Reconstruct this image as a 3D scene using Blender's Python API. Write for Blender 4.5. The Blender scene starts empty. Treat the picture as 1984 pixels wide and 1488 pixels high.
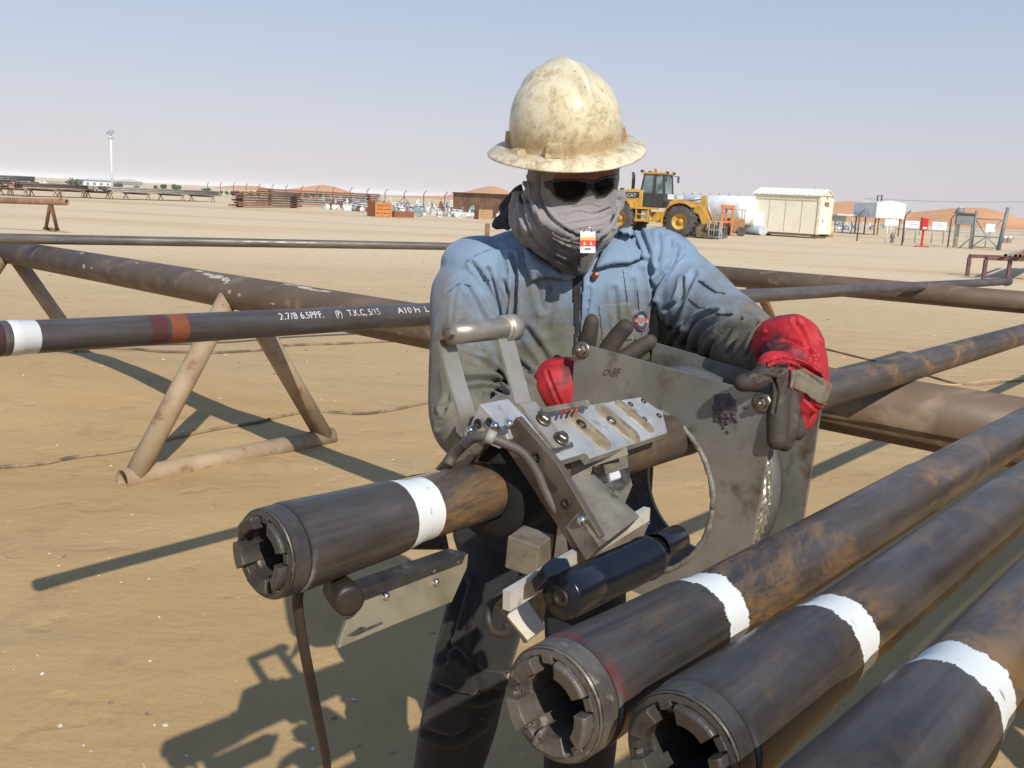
import bpy, bmesh, math, random
import numpy as np
from mathutils import Vector, Matrix
from mathutils.bvhtree import BVHTree
random.seed(7); rng = np.random.RandomState(7)
S = bpy.context.scene
COL = S.collection
# ------------------------------------------------------------------ camera
F, CX, CY = 1850., 992., 744.           # focal length and centre in photograph pixels (1984 x 1488)
RHO = math.atan(.05)
PIT = math.atan((744 - 389) * math.cos(RHO) / F)
CAM = np.array([0, 0, 1.5])
fw = np.array([0, math.cos(PIT), -math.sin(PIT)])
_u0 = np.array([0, math.sin(PIT), math.cos(PIT)]); _r0 = np.array([1., 0, 0])
rt = math.cos(RHO) * _r0 + math.sin(RHO) * _u0
up = -math.sin(RHO) * _r0 + math.cos(RHO) * _u0
cd = bpy.data.cameras.new('camera'); cam = bpy.data.objects.new('camera', cd); COL.objects.link(cam)
cd.sensor_width = 36; cd.lens = F / 1984 * 36; cd.clip_start = .05; cd.clip_end = 20000
Mc = Matrix.Identity(4)
for i in range(3):
    Mc[i][0] = rt[i]; Mc[i][1] = up[i]; Mc[i][2] = -fw[i]; Mc[i][3] = CAM[i]
cam.matrix_world = Mc
cd.dof.use_dof = False
S.camera = cam
# ------------------------------------------------------------------ sky, sun, exposure
def _l(c): return tuple(((x / 255 + .055) / 1.055) ** 2.4 / .115 for x in c)
SKYC = [_l(c) for c in ((224, 216, 222), (217, 213, 222), (203, 209, 223), (186, 201, 224), (163, 187, 219), (120, 158, 208))]
SUN = np.array([.54, -1.20, 1.0]); SUN /= np.linalg.norm(SUN)      # towards the sun
w = bpy.data.worlds.new('World'); S.world = w; w.use_nodes = True
nt = w.node_tree; nt.nodes.clear()
sky = nt.nodes.new('ShaderNodeTexSky'); sky.sky_type = 'NISHITA'; sky.sun_disc = False
sky.sun_elevation = math.asin(SUN[2]); sky.sun_rotation = math.atan2(SUN[0], SUN[1])
sky.air_density = 1.0; sky.dust_density = 1.4; sky.ozone_density = 2.0; sky.altitude = 0
bg = nt.nodes.new('ShaderNodeBackground'); bg.inputs[1].default_value = .115
tint = nt.nodes.new('ShaderNodeMix'); tint.data_type = 'RGBA'; tint.blend_type = 'MULTIPLY'; tint.inputs[0].default_value = 1
tint.inputs[7].default_value = (1.0, .93, 1.0, 1)
# dusty air: the band above the horizon is paler and pinker than a clear sky
geo = nt.nodes.new('ShaderNodeTexCoord'); sx = nt.nodes.new('ShaderNodeSeparateXYZ'); nt.links.new(geo.outputs['Generated'], sx.inputs[0])
rp = nt.nodes.new('ShaderNodeValToRGB'); nt.links.new(sx.outputs[2], rp.inputs[0]); e = rp.color_ramp.elements
e[0].position = 0.; e[0].color = (*SKYC[0], 1); e[1].position = .6; e[1].color = (*SKYC[-1], 1)
for p_, c_ in zip((.05, .11, .2, .32), SKYC[1:-1]): q_ = e.new(p_); q_.color = (*c_, 1)
dust = nt.nodes.new('ShaderNodeMix'); dust.data_type = 'RGBA'; dust.inputs[0].default_value = .78
wo = nt.nodes.new('ShaderNodeOutputWorld')
nt.links.new(sky.outputs[0], tint.inputs[6]); nt.links.new(tint.outputs[2], dust.inputs[6]); nt.links.new(rp.outputs[0], dust.inputs[7]); nt.links.new(dust.outputs[2], bg.inputs[0]); nt.links.new(bg.outputs[0], wo.inputs[0])
sd = bpy.data.lights.new('sun', 'SUN'); sun = bpy.data.objects.new('sun', sd); COL.objects.link(sun)
sd.energy = 4.9; sd.angle = math.radians(.53); sd.color = (1, .94, .84)
sun.rotation_euler = Vector(SUN).to_track_quat('Z', 'Y').to_euler(); sun.location = (5, -12, 10)
S.view_settings.view_transform = 'Standard'; S.view_settings.look = 'None'
S.view_settings.exposure = .0; S.view_settings.gamma = 1
S.cycles.max_bounces = 6
# ------------------------------------------------------------------ pixel helpers (where a thing stands in the yard, taken from image pixels)
A_ = np.array
def nz(v): v = np.asarray(v, float); return v / np.linalg.norm(v)
def ray(x, y): return (x - CX) / F * rt - (y - CY) / F * up + fw
def P(x, y, d): return CAM + d * ray(x, y)
def G(x, y, z=0.): v = ray(x, y); return CAM + v * ((z - CAM[2]) / v[2])
def PL(x, y, q, n): v = ray(x, y); return CAM + v * (np.dot(q - CAM, n) / np.dot(v, n))
def pxd(pts):
    v = np.atleast_2d(pts) - CAM; d = v @ fw
    return CX + F * (v @ rt) / d, CY - F * (v @ up) / d, d
# ------------------------------------------------------------------ materials
def lin(c):
    return tuple(.86 * ((x / 255) / 12.92 if x / 255 <= .04045 else ((x / 255 + .055) / 1.055) ** 2.4) for x in c)
class Nodes:
    def __init__(s, name):
        s.m = bpy.data.materials.new(name); s.m.use_nodes = True; s.t = s.m.node_tree
        s.b = s.t.nodes['Principled BSDF']; s.tc = s.t.nodes.new('ShaderNodeTexCoord')
    off = (0, 0, 0)
    def n(s, k, **kw):
        x = s.t.nodes.new(k)
        for a, b in kw.items(): setattr(x, a, b)
        return x
    def l(s, a, b): s.t.links.new(a, b)
    def coord(s, scale=(1, 1, 1), which='Object'):
        mp = s.n('ShaderNodeMapping'); mp.inputs['Scale'].default_value = scale; mp.inputs['Location'].default_value = s.off; s.l(s.tc.outputs[which], mp.inputs[0]); return mp.outputs[0]
    def noise(s, sc, scale=(1, 1, 1), det=4, rough=.6, dist=0, which='Object'):
        x = s.n('ShaderNodeTexNoise'); x.inputs['Scale'].default_value = sc; x.inputs['Detail'].default_value = det
        x.inputs['Roughness'].default_value = rough; x.inputs['Distortion'].default_value = dist
        s.l(s.coord(scale, which), x.inputs['Vector']); return x.outputs['Fac']
    def ramp(s, v, a, b, c0=0., c1=1.):
        x = s.n('ShaderNodeMapRange'); x.inputs[1].default_value = a; x.inputs[2].default_value = b
        x.inputs[3].default_value = c0; x.inputs[4].default_value = c1; s.l(v, x.inputs[0]); return x.outputs[0]
    def math(s, op, a, b=None):
        x = s.n('ShaderNodeMath', operation=op)
        for i, v in enumerate((a, b)):
            if v is None: continue
            if isinstance(v, (int, float)): x.inputs[i].default_value = v
            else: s.l(v, x.inputs[i])
        return x.outputs[0]
    def mix(s, f, a, b):
        x = s.n('ShaderNodeMix', data_type='RGBA')
        for i, v in ((0, f), (6, a), (7, b)):
            if isinstance(v, (int, float)): x.inputs[i].default_value = v
            elif isinstance(v, tuple): x.inputs[i].default_value = (*v[:3], 1)
            else: s.l(v, x.inputs[i])
        return x.outputs[2]
    def col(s, v):
        if isinstance(v, tuple): s.b.inputs['Base Color'].default_value = (*v[:3], 1)
        else: s.l(v, s.b.inputs['Base Color'])
    def bump(s, v, st=.3, dist=.01):
        x = s.n('ShaderNodeBump'); x.inputs['Strength'].default_value = st; x.inputs['Distance'].default_value = dist
        s.l(v, x.inputs['Height']); s.l(x.outputs[0], s.b.inputs['Normal'])
    def set(s, rough=.6, metal=0., spec=.5):
        s.b.inputs['Roughness'].default_value = rough; s.b.inputs['Metallic'].default_value = metal
        s.b.inputs['Specular IOR Level'].default_value = spec; return s.m
_mc = {}
def mat(name, c1, c2=None, sc=8., rough=.6, metal=0., bump=.15, bd=.003, lo=.4, hi=.65, stretch=(1, 1, 1), c3=None, sc3=30., l3=.6, h3=.7, rv=0., spec=.5):
    if name in _mc: return _mc[name]
    N = Nodes(name); c2 = c2 or tuple(x * .7 for x in c1)
    f = N.ramp(N.noise(sc, stretch, 5), lo, hi); c = N.mix(f, c1, c2)
    if c3: c = N.mix(N.ramp(N.noise(sc3, stretch, 4), l3, h3), c, c3)
    N.col(c)
    if bump: N.bump(N.noise(sc * 5, stretch, 5), bump, bd)
    m = N.set(rough, metal, spec)
    if rv: N.l(N.ramp(N.noise(sc * 2.3, stretch, 4), .3, .7, rough - rv, rough + rv), N.b.inputs['Roughness'])
    _mc[name] = m; return m
# ------------------------------------------------------------------ mesh builder
def frame(z, xh=None):
    z = nz(z); h = A_([0, 0, 1.]) if xh is None else np.asarray(xh, float)
    if abs(np.dot(h, z)) > .98: h = A_([1., 0, 0])
    x = nz(np.cross(h, z)); return x, np.cross(z, x), z
class MB:
    def __init__(s): s.v = []; s.f = []; s.sm = []; s.mi = []; s.cm = 0
    def add(s, vs, fs, smooth=True):
        o = len(s.v); s.v += [tuple(map(float, p)) for p in vs]; s.f += [tuple(i + o for i in f) for f in fs]
        s.sm += [smooth] * len(fs); s.mi += [s.cm] * len(fs); return s
    def box(s, c, size, ax=None):
        c = A_(c, dtype=float); ax = np.eye(3) if ax is None else A_(ax)
        vs = [c + ax[0] * size[0] / 2 * i + ax[1] * size[1] / 2 * j + ax[2] * size[2] / 2 * k for i in (-1, 1) for j in (-1, 1) for k in (-1, 1)]
        fs = [(0, 1, 3, 2), (4, 6, 7, 5), (0, 4, 5, 1), (2, 3, 7, 6), (0, 2, 6, 4), (1, 5, 7, 3)]
        if np.dot(np.cross(ax[0], ax[1]), ax[2]) < 0: fs = [f[::-1] for f in fs]
        return s.add(vs, fs, False)
    def bar(s, a, b, w_, h_, hint=None):
        a = A_(a, dtype=float); b = A_(b, dtype=float); x, y, z = frame(b - a, hint)
        return s.box((a + b) / 2, (w_, h_, np.linalg.norm(b - a)), (x, y, z))
    def tube(s, path, rad, seg=16, caps=True, sq=None, hint=None):
        path = [A_(p, dtype=float) for p in path]; n = len(path)
        if np.isscalar(rad): rad = [rad] * n
        vs = []; x = None
        for i, p in enumerate(path):
            t = nz(path[min(i + 1, n - 1)] - path[max(i - 1, 0)])
            if x is None: x, y, _ = frame(t, hint)
            else: x = nz(x - t * np.dot(x, t)); y = np.cross(t, x)
            q = sq[i] if sq else (1, 1)
            for k in range(seg):
                a = 2 * math.pi * k / seg; vs.append(p + rad[i] * (q[0] * math.cos(a) * x + q[1] * math.sin(a) * y))
        fs = [(i * seg + k, i * seg + (k + 1) % seg, (i + 1) * seg + (k + 1) % seg, (i + 1) * seg + k) for i in range(n - 1) for k in range(seg)]
        s.add(vs, fs, True)
        if caps:
            o = len(s.v) - n * seg
            for rr, rev in ((range(seg), True), (range((n - 1) * seg, n * seg), False)):
                f = [o + k for k in rr]; s.f.append(tuple(f[::-1] if rev else f)); s.sm.append(False); s.mi.append(s.cm)
        return s
    def lathe(s, prof, o=(0, 0, 0), ax=(0, 0, 1), seg=24, smooth=True, hint=None):     # prof: (along, radius)
        x, y, z = frame(ax, hint); o = A_(o, dtype=float); vs = []
        for (h, r_) in prof:
            for k in range(seg):
                a = 2 * math.pi * k / seg; vs.append(o + z * h + max(r_, 1e-5) * (math.cos(a) * x + math.sin(a) * y))
        n = len(prof)
        fs = [(i * seg + k, i * seg + (k + 1) % seg, (i + 1) * seg + (k + 1) % seg, (i + 1) * seg + k) for i in range(n - 1) for k in range(seg)]
        return s.add(vs, fs, smooth)
    def cyl(s, a, b, r_, seg=20):
        a = A_(a, dtype=float); b = A_(b, dtype=float); L = np.linalg.norm(b - a)
        return s.lathe([(0, 0), (0, r_), (0, r_), (L, r_), (L, r_), (L, 0)], a, b - a, seg, False if seg < 9 else True) if seg < 9 else s.tube([a, b], r_, seg)
    def prism(s, poly, d):
        poly = [A_(p, dtype=float) for p in poly]; n = len(poly); d = A_(d, dtype=float)
        nn = sum(np.cross(poly[i] - poly[0], poly[(i + 1) % n] - poly[0]) for i in range(n))
        if np.dot(nn, d) < 0: poly = poly[::-1]
        vs = poly + [p + d for p in poly]
        fs = [tuple(range(n))[::-1], tuple(range(n, 2 * n))] + [(i, (i + 1) % n, n + (i + 1) % n, n + i) for i in range(n)]
        return s.add(vs, fs, False)
    def ell(s, c, r_, ax=None, seg=20, rings=12):
        c = A_(c, dtype=float); ax = np.eye(3) if ax is None else A_(ax); r_ = A_([r_] * 3 if np.isscalar(r_) else r_)
        vs = []
        for i in range(rings + 1):
            t = math.pi * i / rings
            for k in range(seg):
                a = 2 * math.pi * k / seg; q = A_([math.sin(t) * math.cos(a), math.sin(t) * math.sin(a), math.cos(t)]) * r_
                vs.append(c + q @ ax)
        fs = [(i * seg + k, (i + 1) * seg + k, (i + 1) * seg + (k + 1) % seg, i * seg + (k + 1) % seg) for i in range(rings) for k in range(seg)]
        return s.add(vs, fs, True)
def bas(o):
    M = o.matrix_basis.copy(); p = o.parent
    while p: M = p.matrix_basis @ M; p = p.parent
    return M
def obj(name, mb, mats, parent=None, local=False, bevel=0, bseg=2, loc=None):
    me = bpy.data.meshes.new(name); v = np.array(mb.v if isinstance(mb, MB) else mb[0], float)
    faces = mb.f if isinstance(mb, MB) else mb[1]
    o = bpy.data.objects.new(name, me); COL.objects.link(o)
    if parent:
        o.parent = parent
        if not local:
            Mi = np.array(bas(parent).inverted()); v = v @ Mi[:3, :3].T + Mi[:3, 3]
    elif loc is not None: o.location = loc; v = v - A_(loc)
    if isinstance(faces, np.ndarray): faces = faces.tolist()
    me.from_pydata(v.tolist(), [], faces)
    mats = mats if isinstance(mats, (list, tuple)) else [mats]
    for m in mats: me.materials.append(m)
    if isinstance(mb, MB):
        me.polygons.foreach_set('use_smooth', mb.sm); me.polygons.foreach_set('material_index', mb.mi)
    else:
        me.polygons.foreach_set('use_smooth', [True] * len(me.polygons))
        if len(mb) > 2: me.polygons.foreach_set('material_index', mb[2])
    me.validate(); me.update()
    if bevel:
        b = o.modifiers.new('bevel', 'BEVEL'); b.width = bevel; b.segments = bseg; b.limit_method = 'ANGLE'; b.angle_limit = math.radians(40)
    return o
def tag(o, label, cat=None, group=None, kind=None):
    if label: o['label'] = label
    if cat: o['category'] = cat
    if group: o['group'] = group
    if kind: o['kind'] = kind
    return o
def thing(name, loc, label, cat, group=None, M=None):
    o = bpy.data.objects.new(name, None); COL.objects.link(o); o.empty_display_size = .1
    if M is not None: o.matrix_basis = M
    else: o.location = Vector([float(x) for x in loc])
    return tag(o, label, cat, group)
def struct(name, mb, m, **k): return tag(obj(name, mb, m, **k), None, None, None, 'structure')
def dup(root, loc, rz, label=None, scale=None):
    r_ = root.copy(); COL.objects.link(r_); r_.location = Vector([float(x) for x in loc]); r_.rotation_euler = (0, 0, rz)
    if label: r_['label'] = label
    if scale: r_.scale = (scale,) * 3
    for ch in list(root.children):
        c = ch.copy(); COL.objects.link(c); c.parent = r_
        for g in ch.children:
            d = g.copy(); COL.objects.link(d); d.parent = c
    return r_
def axisM(o, ax, hint=None):       # local x runs along ax
    x = nz(ax); y = nz(np.cross([0, 0, 1.], x)); z = np.cross(x, y); M = Matrix.Identity(4)
    for i in range(3): M[i][0] = x[i]; M[i][1] = y[i]; M[i][2] = z[i]; M[i][3] = o[i]
    return M
def smoothnoise(p, sc, seed=0):     # cheap value noise from sines
    p = np.asarray(p) * sc; r_ = np.random.RandomState(seed); o = 0
    for k in range(5):
        d = r_.randn(p.shape[-1]); d /= np.linalg.norm(d); o = o + np.sin(p @ d * (1 + .6 * k) + r_.rand() * 6.28) / (1 + .35 * k)
    return o / 2.4
# ================================================================== GROUND, DUNES
def gz(x, y):
    m = .16 * np.exp(-(((x + 3.4) / 1.5) ** 2 + ((y - 7.0) / 1.2) ** 2))
    n = .012 * smoothnoise(np.stack([x, y], -1), 1.7, 3) + .006 * smoothnoise(np.stack([x, y], -1), 5.1, 5)
    return m + n * np.exp(-((x / 25) ** 2 + ((y - 5) / 25) ** 2))
N = Nodes('sand')
big = N.ramp(N.noise(.16, (1, 1, 1), 4, .6, .3), .4, .62)
c = N.mix(big, lin((188, 157, 110)), lin((200, 173, 130)))
strk = N.ramp(N.noise(.9, (.35, 1.6, 1), 5, .65), .42, .68)
c = N.mix(N.math('MULTIPLY', strk, .4), c, lin((174, 142, 98)))
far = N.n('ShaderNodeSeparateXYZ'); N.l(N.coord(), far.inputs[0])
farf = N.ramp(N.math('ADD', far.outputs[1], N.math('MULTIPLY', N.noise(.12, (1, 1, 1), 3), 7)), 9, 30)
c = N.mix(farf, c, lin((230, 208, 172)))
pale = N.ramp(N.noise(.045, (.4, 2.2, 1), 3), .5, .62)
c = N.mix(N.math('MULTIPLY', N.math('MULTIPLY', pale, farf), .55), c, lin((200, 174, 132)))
dark = N.ramp(N.noise(2.6, (1, 1, 1), 6, .7), .56, .74)
c = N.mix(N.math('MULTIPLY', dark, .45), c, lin((142, 110, 84)))
fine = N.ramp(N.noise(95, (1, 1, 1), 3, .7), .35, .65)
c = N.mix(N.math('MULTIPLY', fine, .22), c, lin((150, 118, 86)))
N.col(c)
h = N.math('ADD', N.math('MULTIPLY', N.noise(14, (1, 1, 1), 6, .7), 1.0), N.math('MULTIPLY', N.noise(2.2, (.6, 1.4, 1), 4), 3.0))
wv1 = N.n('ShaderNodeTexWave'); wv1.bands_direction = 'Y'; wv1.inputs['Scale'].default_value = .55; wv1.inputs['Distortion'].default_value = 5; wv1.inputs['Detail'].default_value = 2; wv1.inputs['Detail Scale'].default_value = .12; N.l(N.coord((.12, 1, 1)), wv1.inputs[0])
rut = N.math('MULTIPLY', N.ramp(wv1.outputs['Fac'], .9, 1.), N.ramp(N.noise(.09, (1, 1, 1), 2), .48, .56))
pit = N.ramp(N.noise(3.4, (1, 1, 1), 3, .5), .62, .72)
h = N.math('SUBTRACT', h, N.math('ADD', N.math('MULTIPLY', rut, 1.6), N.math('MULTIPLY', pit, 1.2)))
N.bump(h, .3, .02); sandm = N.set(.95, 0, .15)
def grid_sheet():
    n = 420; b = math.asinh(9000 / 1.6); uu = np.linspace(-1, 1, n); xs = 1.6 * np.sinh(b * uu)
    vv = np.linspace(-.42, 1, n); ys = 4 + 1.6 * np.sinh(b * vv)
    X, Y = np.meshgrid(xs, ys); Z = gz(X, Y)
    v = np.stack([X, Y, Z], -1).reshape(-1, 3); i = np.arange(n * n).reshape(n, n)
    return v, np.stack([i[:-1, :-1], i[:-1, 1:], i[1:, 1:], i[1:, :-1]], -1).reshape(-1, 4)
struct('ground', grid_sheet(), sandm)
N = Nodes('dune_sand')
f_ = N.ramp(N.noise(.012, (1, 1, 3), 4), .38, .62)
c = N.mix(f_, lin((226, 172, 128)), lin((214, 156, 112)))
c = N.mix(N.math('MULTIPLY', N.ramp(N.noise(.06, (.3, .3, 2.5), 4), .5, .7), .4), c, lin((196, 138, 98)))
N.col(c); N.bump(N.noise(.08, (1, 1, 1), 5), .5, 2.); dunem = N.set(.95, 0, .1)
def dunes(sky_pts, d0, dr, x0, x1, seed):
    cols = np.arange(x0, x1, 9.); dd = np.linspace(d0 - dr, d0 + dr * 1.3, 34)
    sx, sy = zip(*sky_pts); v = []
    for x in cols:
        y = np.interp(x, sx, sy); hz = 389 + .05 * (x - 992) + 0.
        H = max(0, (hz - y) / 1884 * d0 * 1.02 + 1.5) * min(1., (x - x0 + 1) / 120, (x1 - x + 1) / 120); q = ray(x, hz); q = q / np.linalg.norm(q[:2]) * math.hypot(1, (x - 992) / 1884.)
        for d in dd:
            t = (d - d0) / dr; e = math.exp(-(t * (1.5 if t > 0 else 2.1)) ** 2)
            ph = .16 * math.sin(d * .035 + x * .012 + seed) + .1 * math.sin(d * .06 - x * .021 + seed * 2)
            v.append((q[0] * d, q[1] * d, H * e * (1 + ph * (1 - e)) - .3 * (1 - e) - .2))
    m = len(dd); n = len(cols); i = np.arange(n * m).reshape(n, m)
    return np.array(v), np.stack([i[:-1, :-1], i[1:, :-1], i[1:, 1:], i[:-1, 1:]], -1).reshape(-1, 4)
L_ = [(-500, 352), (0, 358), (300, 366), (400, 366), (425, 361), (460, 359), (500, 360), (540, 368), (575, 364), (600, 361), (625, 358), (650, 362), (680, 372), (720, 378), (790, 379), (860, 379), (900, 372), (930, 364), (955, 361), (985, 366), (1010, 378), (1050, 392)]
R_ = [(1330, 425), (1400, 412), (1450, 403), (1500, 399), (1560, 398), (1610, 393), (1640, 390), (1680, 391), (1725, 396), (1760, 412), (1800, 408), (1850, 403), (1900, 403), (1935, 409), (1984, 427), (2030, 436), (2100, 430), (2300, 425), (2500, 440)]
struct('dunes', dunes(L_, 900, 320, -500, 1080, 1.), dunem)
struct('dunes_near', dunes(R_, 520, 190, 1300, 2520, 4.), dunem).name = 'dunes'
M3_ = [(1100, 410), (1300, 408), (1700, 412), (1800, 413), (1850, 410), (1984, 424), (2200, 425), (2500, 445)]
struct('dunes_far', dunes(M3_, 1200, 300, 1100, 2520, 2.), dunem).name = 'dunes'
# stones: loose white chips on the sand
mb = MB(); r_ = np.random.RandomState(3)
for k in range(4200):
    y = 2.2 + 26 * r_.rand() ** 1.5; x = (r_.rand() - .5) * (3 + y * 1.25); s_ = (.002 + .009 * r_.rand() ** 5) * (1 + y * .05)
    z = float(gz(A_([x]), A_([y]))[0]); base = len(mb.v)
    pts = [A_([x, y, z + s_ * .3]) + s_ * nz(r_.randn(3)) * A_([1, 1, .6]) * (.7 + .6 * r_.rand()) for _ in range(6)]
    c0 = np.mean(pts, 0); o8 = [c0 + s_ * A_(q) * (.6 + .6 * r_.rand()) for q in ((1, 0, 0), (0, 1, 0), (-1, 0, 0), (0, -1, 0), (0, 0, .7), (0, 0, -.7))]
    mb.cm = r_.choice([0, 1, 2], p=[.3, .25, .45])
    mb.add(o8, [(0, 1, 4), (1, 2, 4), (2, 3, 4), (3, 0, 4), (1, 0, 5), (2, 1, 5), (3, 2, 5), (0, 3, 5)], False)
tag(obj('gravel', mb, [mat('chip_white', (.62, .58, .52), sc=40), mat('chip_brown', (.2, .15, .11), sc=40), mat('chip_sand', (.4, .31, .2), sc=40)]), 'small pale stone chips scattered on the sand', 'gravel', None, 'stuff')
# ================================================================== STEEL MATERIALS
def pipe_mat(name, base, worn, rust, amount=.5, bands=(), rough=.42, metal=.35, tip=None, sc=9., split=None):
    N = Nodes(name); plain = N.noise; sd_ = sum(ord(q) for q in name) % 97
    def shifted(*q, **k):
        N.off = (sd_ * 1.37, sd_ * .71, sd_ * .33); r_ = plain(*q, **k); N.off = (0, 0, 0); return r_
    N.noise = shifted
    a = N.ramp(N.noise(sc * .6, (.45, 1, 1), 6, .65, .4), .35, .68); c = N.mix(a, base, worn)
    rm = N.ramp(N.noise(sc * 1.3, (.55, 1.2, 1.2), 8, .74, .5), .62 - .22 * amount, .71 - .12 * amount)
    rm2 = N.math('MULTIPLY', rm, N.ramp(N.noise(sc * .3, (1, 1, 1), 3), .36, .5))
    stk_ = N.ramp(N.noise(70, (.05, 1, 1), 3, .6), .45, .7, 0, .4); c = N.mix(stk_, c, tuple(x * 1.7 for x in worn))
    scr = N.ramp(N.noise(26, (3.5, .35, .35), 4, .7), .62, .68, 0, .35); c = N.mix(scr, c, tuple(x * .5 for x in base))
    if split:
        s0 = N.n('ShaderNodeSeparateXYZ'); N.l(N.coord(), s0.inputs[0]); rm2 = N.math('MULTIPLY', rm2, N.ramp(s0.outputs[0], split - .06, split, .22, 1.)); c = N.mix(N.ramp(s0.outputs[0], split - .01, split + .5, 0., .22), c, lin((128, 108, 88)))
    c = N.mix(N.math('MULTIPLY', rm2, .85), c, rust)
    rd = N.ramp(N.noise(sc * 3, (.6, 1, 1), 5, .7), .66, .74); c = N.mix(N.math('MULTIPLY', N.math('MULTIPLY', rd, rm2), .8), c, tuple(x * y for x, y in zip(rust, (1.5, .8, .5))))
    sepx = N.n('ShaderNodeSeparateXYZ'); N.l(N.coord(), sepx.inputs[0])
    ro = N.ramp(N.noise(sc * 1.4, (.6, 1, 1), 5), .3, .7, rough - .1, rough + .16)
    for (x0, x1, bc, fray, op) in bands:
        j = N.math('MULTIPLY', N.math('SUBTRACT', N.noise(28, (.5, 2.4, 2.4), 6, .75), .5), fray)
        xx = N.math('ADD', sepx.outputs[0], j)
        m_ = N.math('MULTIPLY', N.math('MULTIPLY', N.ramp(xx, x0 - .0006, x0 + .0006), N.ramp(xx, x1 + .0006, x1 - .0006)), op)
        if op > .9:
            m_ = N.math('MULTIPLY', m_, N.ramp(N.noise(60, (1.6, .7, .7), 5, .8), .7, .63))
        c = N.mix(m_, c, bc)
        ro = N.math('ADD', N.math('MULTIPLY', ro, N.math('SUBTRACT', 1, m_)), N.math('MULTIPLY', m_, .55))
        if op > .9: N.l(N.math('MULTIPLY', N.math('SUBTRACT', 1, m_), metal), N.b.inputs['Metallic'])
    if tip:
        t_ = N.math('MULTIPLY', N.ramp(sepx.outputs[0], .037, .034), N.ramp(N.noise(34, (1, 1, 1), 6, .7), .48, .56)); c = N.mix(N.math('MULTIPLY', t_, .7), c, lin((126, 56, 54)))
    N.col(c); N.l(ro, N.b.inputs['Roughness'])
    N.bump(N.noise(sc * 9, (.5, 1, 1), 5, .7), .25, .0012)
    m = N.set(rough, metal, .5)
    if not bands: N.b.inputs['Metallic'].default_value = metal
    return m
DK, WN, RS = lin((52, 46, 43)), lin((88, 82, 79)), lin((156, 120, 74))
beam_m = mat('painted_beam', lin((114, 95, 77)), lin((94, 78, 63)), sc=3.5, rough=.6, bump=.25, bd=.002, stretch=(.4, 1, 1), c3=lin((140, 122, 100)), sc3=9, l3=.55, h3=.7, rv=.12)
sandy_m = mat('sandy_leg', lin((168, 148, 120)), lin((150, 126, 98)), sc=7, rough=.75, bump=.25, c3=lin((130, 98, 76)), sc3=14, l3=.6, h3=.7)
darkbeam_m = mat('dark_brown_steel', lin((112, 84, 74)), lin((92, 70, 62)), sc=6, rough=.6, bump=.25, c3=lin((140, 112, 92)), sc3=20, l3=.58, h3=.7)
rust_m = mat('rusty_steel', lin((150, 116, 88)), lin((118, 88, 68)), sc=3, rough=.8, bump=.3)
# ================================================================== PIPES IN FRONT
def castellated(ro, ri, nl, x0=0.):
    """thread protector: a ring with tall inner lugs facing out of the pipe end"""
    mb = MB(); seg = 72; prof = [(.024, ro * .995), (.004, ro * .99), (.004, ro * .99), (.001, ro * .96), (.001, ro * .96), (0., ro * .84), (0., ro * .84), (.006, ro * .74), (.006, ro * .74), (.05, ro * .70), (.09, ro * .70)]
    mb.lathe([(x0 + a, b) for a, b in prof], (0, 0, 0), (1, 0, 0), seg)
    mb.lathe([(x0 + a, b) for a, b in ((.05, ro * .86), (.012, ro * .84), (.009, ro * .8), (.010, ri * 1.16), (.014, ri * 1.1), (.07, ri * 1.1))], (0, 0, 0), (1, 0, 0), seg)
    for k in range(nl):
        a0 = 2 * math.pi * (k + .12) / nl; wd = 2 * math.pi / nl * (.72 if k % 2 else .58); m = 7; vs = []
        r_in = ri * (.98 if k % 2 else 1.1); hx = -.004 if k % 2 else -.009
        for j in range(m + 1):
            a = a0 + wd * j / m; e, q = math.cos(a), math.sin(a)
            for (xx, rr) in ((.05, ro * .86), (hx, ro * .84), (hx - .002, ro * .79), (hx + .001, r_in), (.035, r_in * .97), (.05, r_in * .97)):
                vs.append((x0 + xx, rr * e, rr * q))
        fs = [(j * 6 + i, j * 6 + (i + 1) % 6, (j + 1) * 6 + (i + 1) % 6, (j + 1) * 6 + i) for j in range(m) for i in range(6)]
        fs += [tuple(range(6))[::-1], tuple(range(m * 6, m * 6 + 6))]
        mb.add(vs, fs, False)
        am = a0 + wd + (2 * math.pi / nl - wd) * .5; cc = A_([0, math.cos(am), math.sin(am)]); tt = A_([0, -math.sin(am), math.cos(am)])
        mb.box(A_([x0 + .006, 0, 0]) + cc * ro * .79, (.014, ro * .15, ro * .22), (A_([1., 0, 0]), cc, tt))
    return mb
prot_m = mat('cast_protector', lin((112, 106, 98)), lin((84, 78, 72)), sc=30, rough=.5, metal=.4, bump=.5, bd=.002, c3=lin((150, 144, 132)), sc3=45, l3=.58, h3=.68, rv=.12)
prot_dark = mat('dark_protector', lin((88, 84, 80)), lin((66, 62, 60)), sc=30, rough=.45, metal=.4, bump=.4, bd=.002, rv=.1)
in_m = mat('pipe_bore', lin((40, 34, 30)), rough=.8)
def along(o, ax, x):      # distance along an axis at which it stands at a given image pixel column
    t = np.linspace(0, 9.8, 4000); q = o + t[:, None] * ax; return float(np.interp(x, pxd(q)[0], t))
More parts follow.
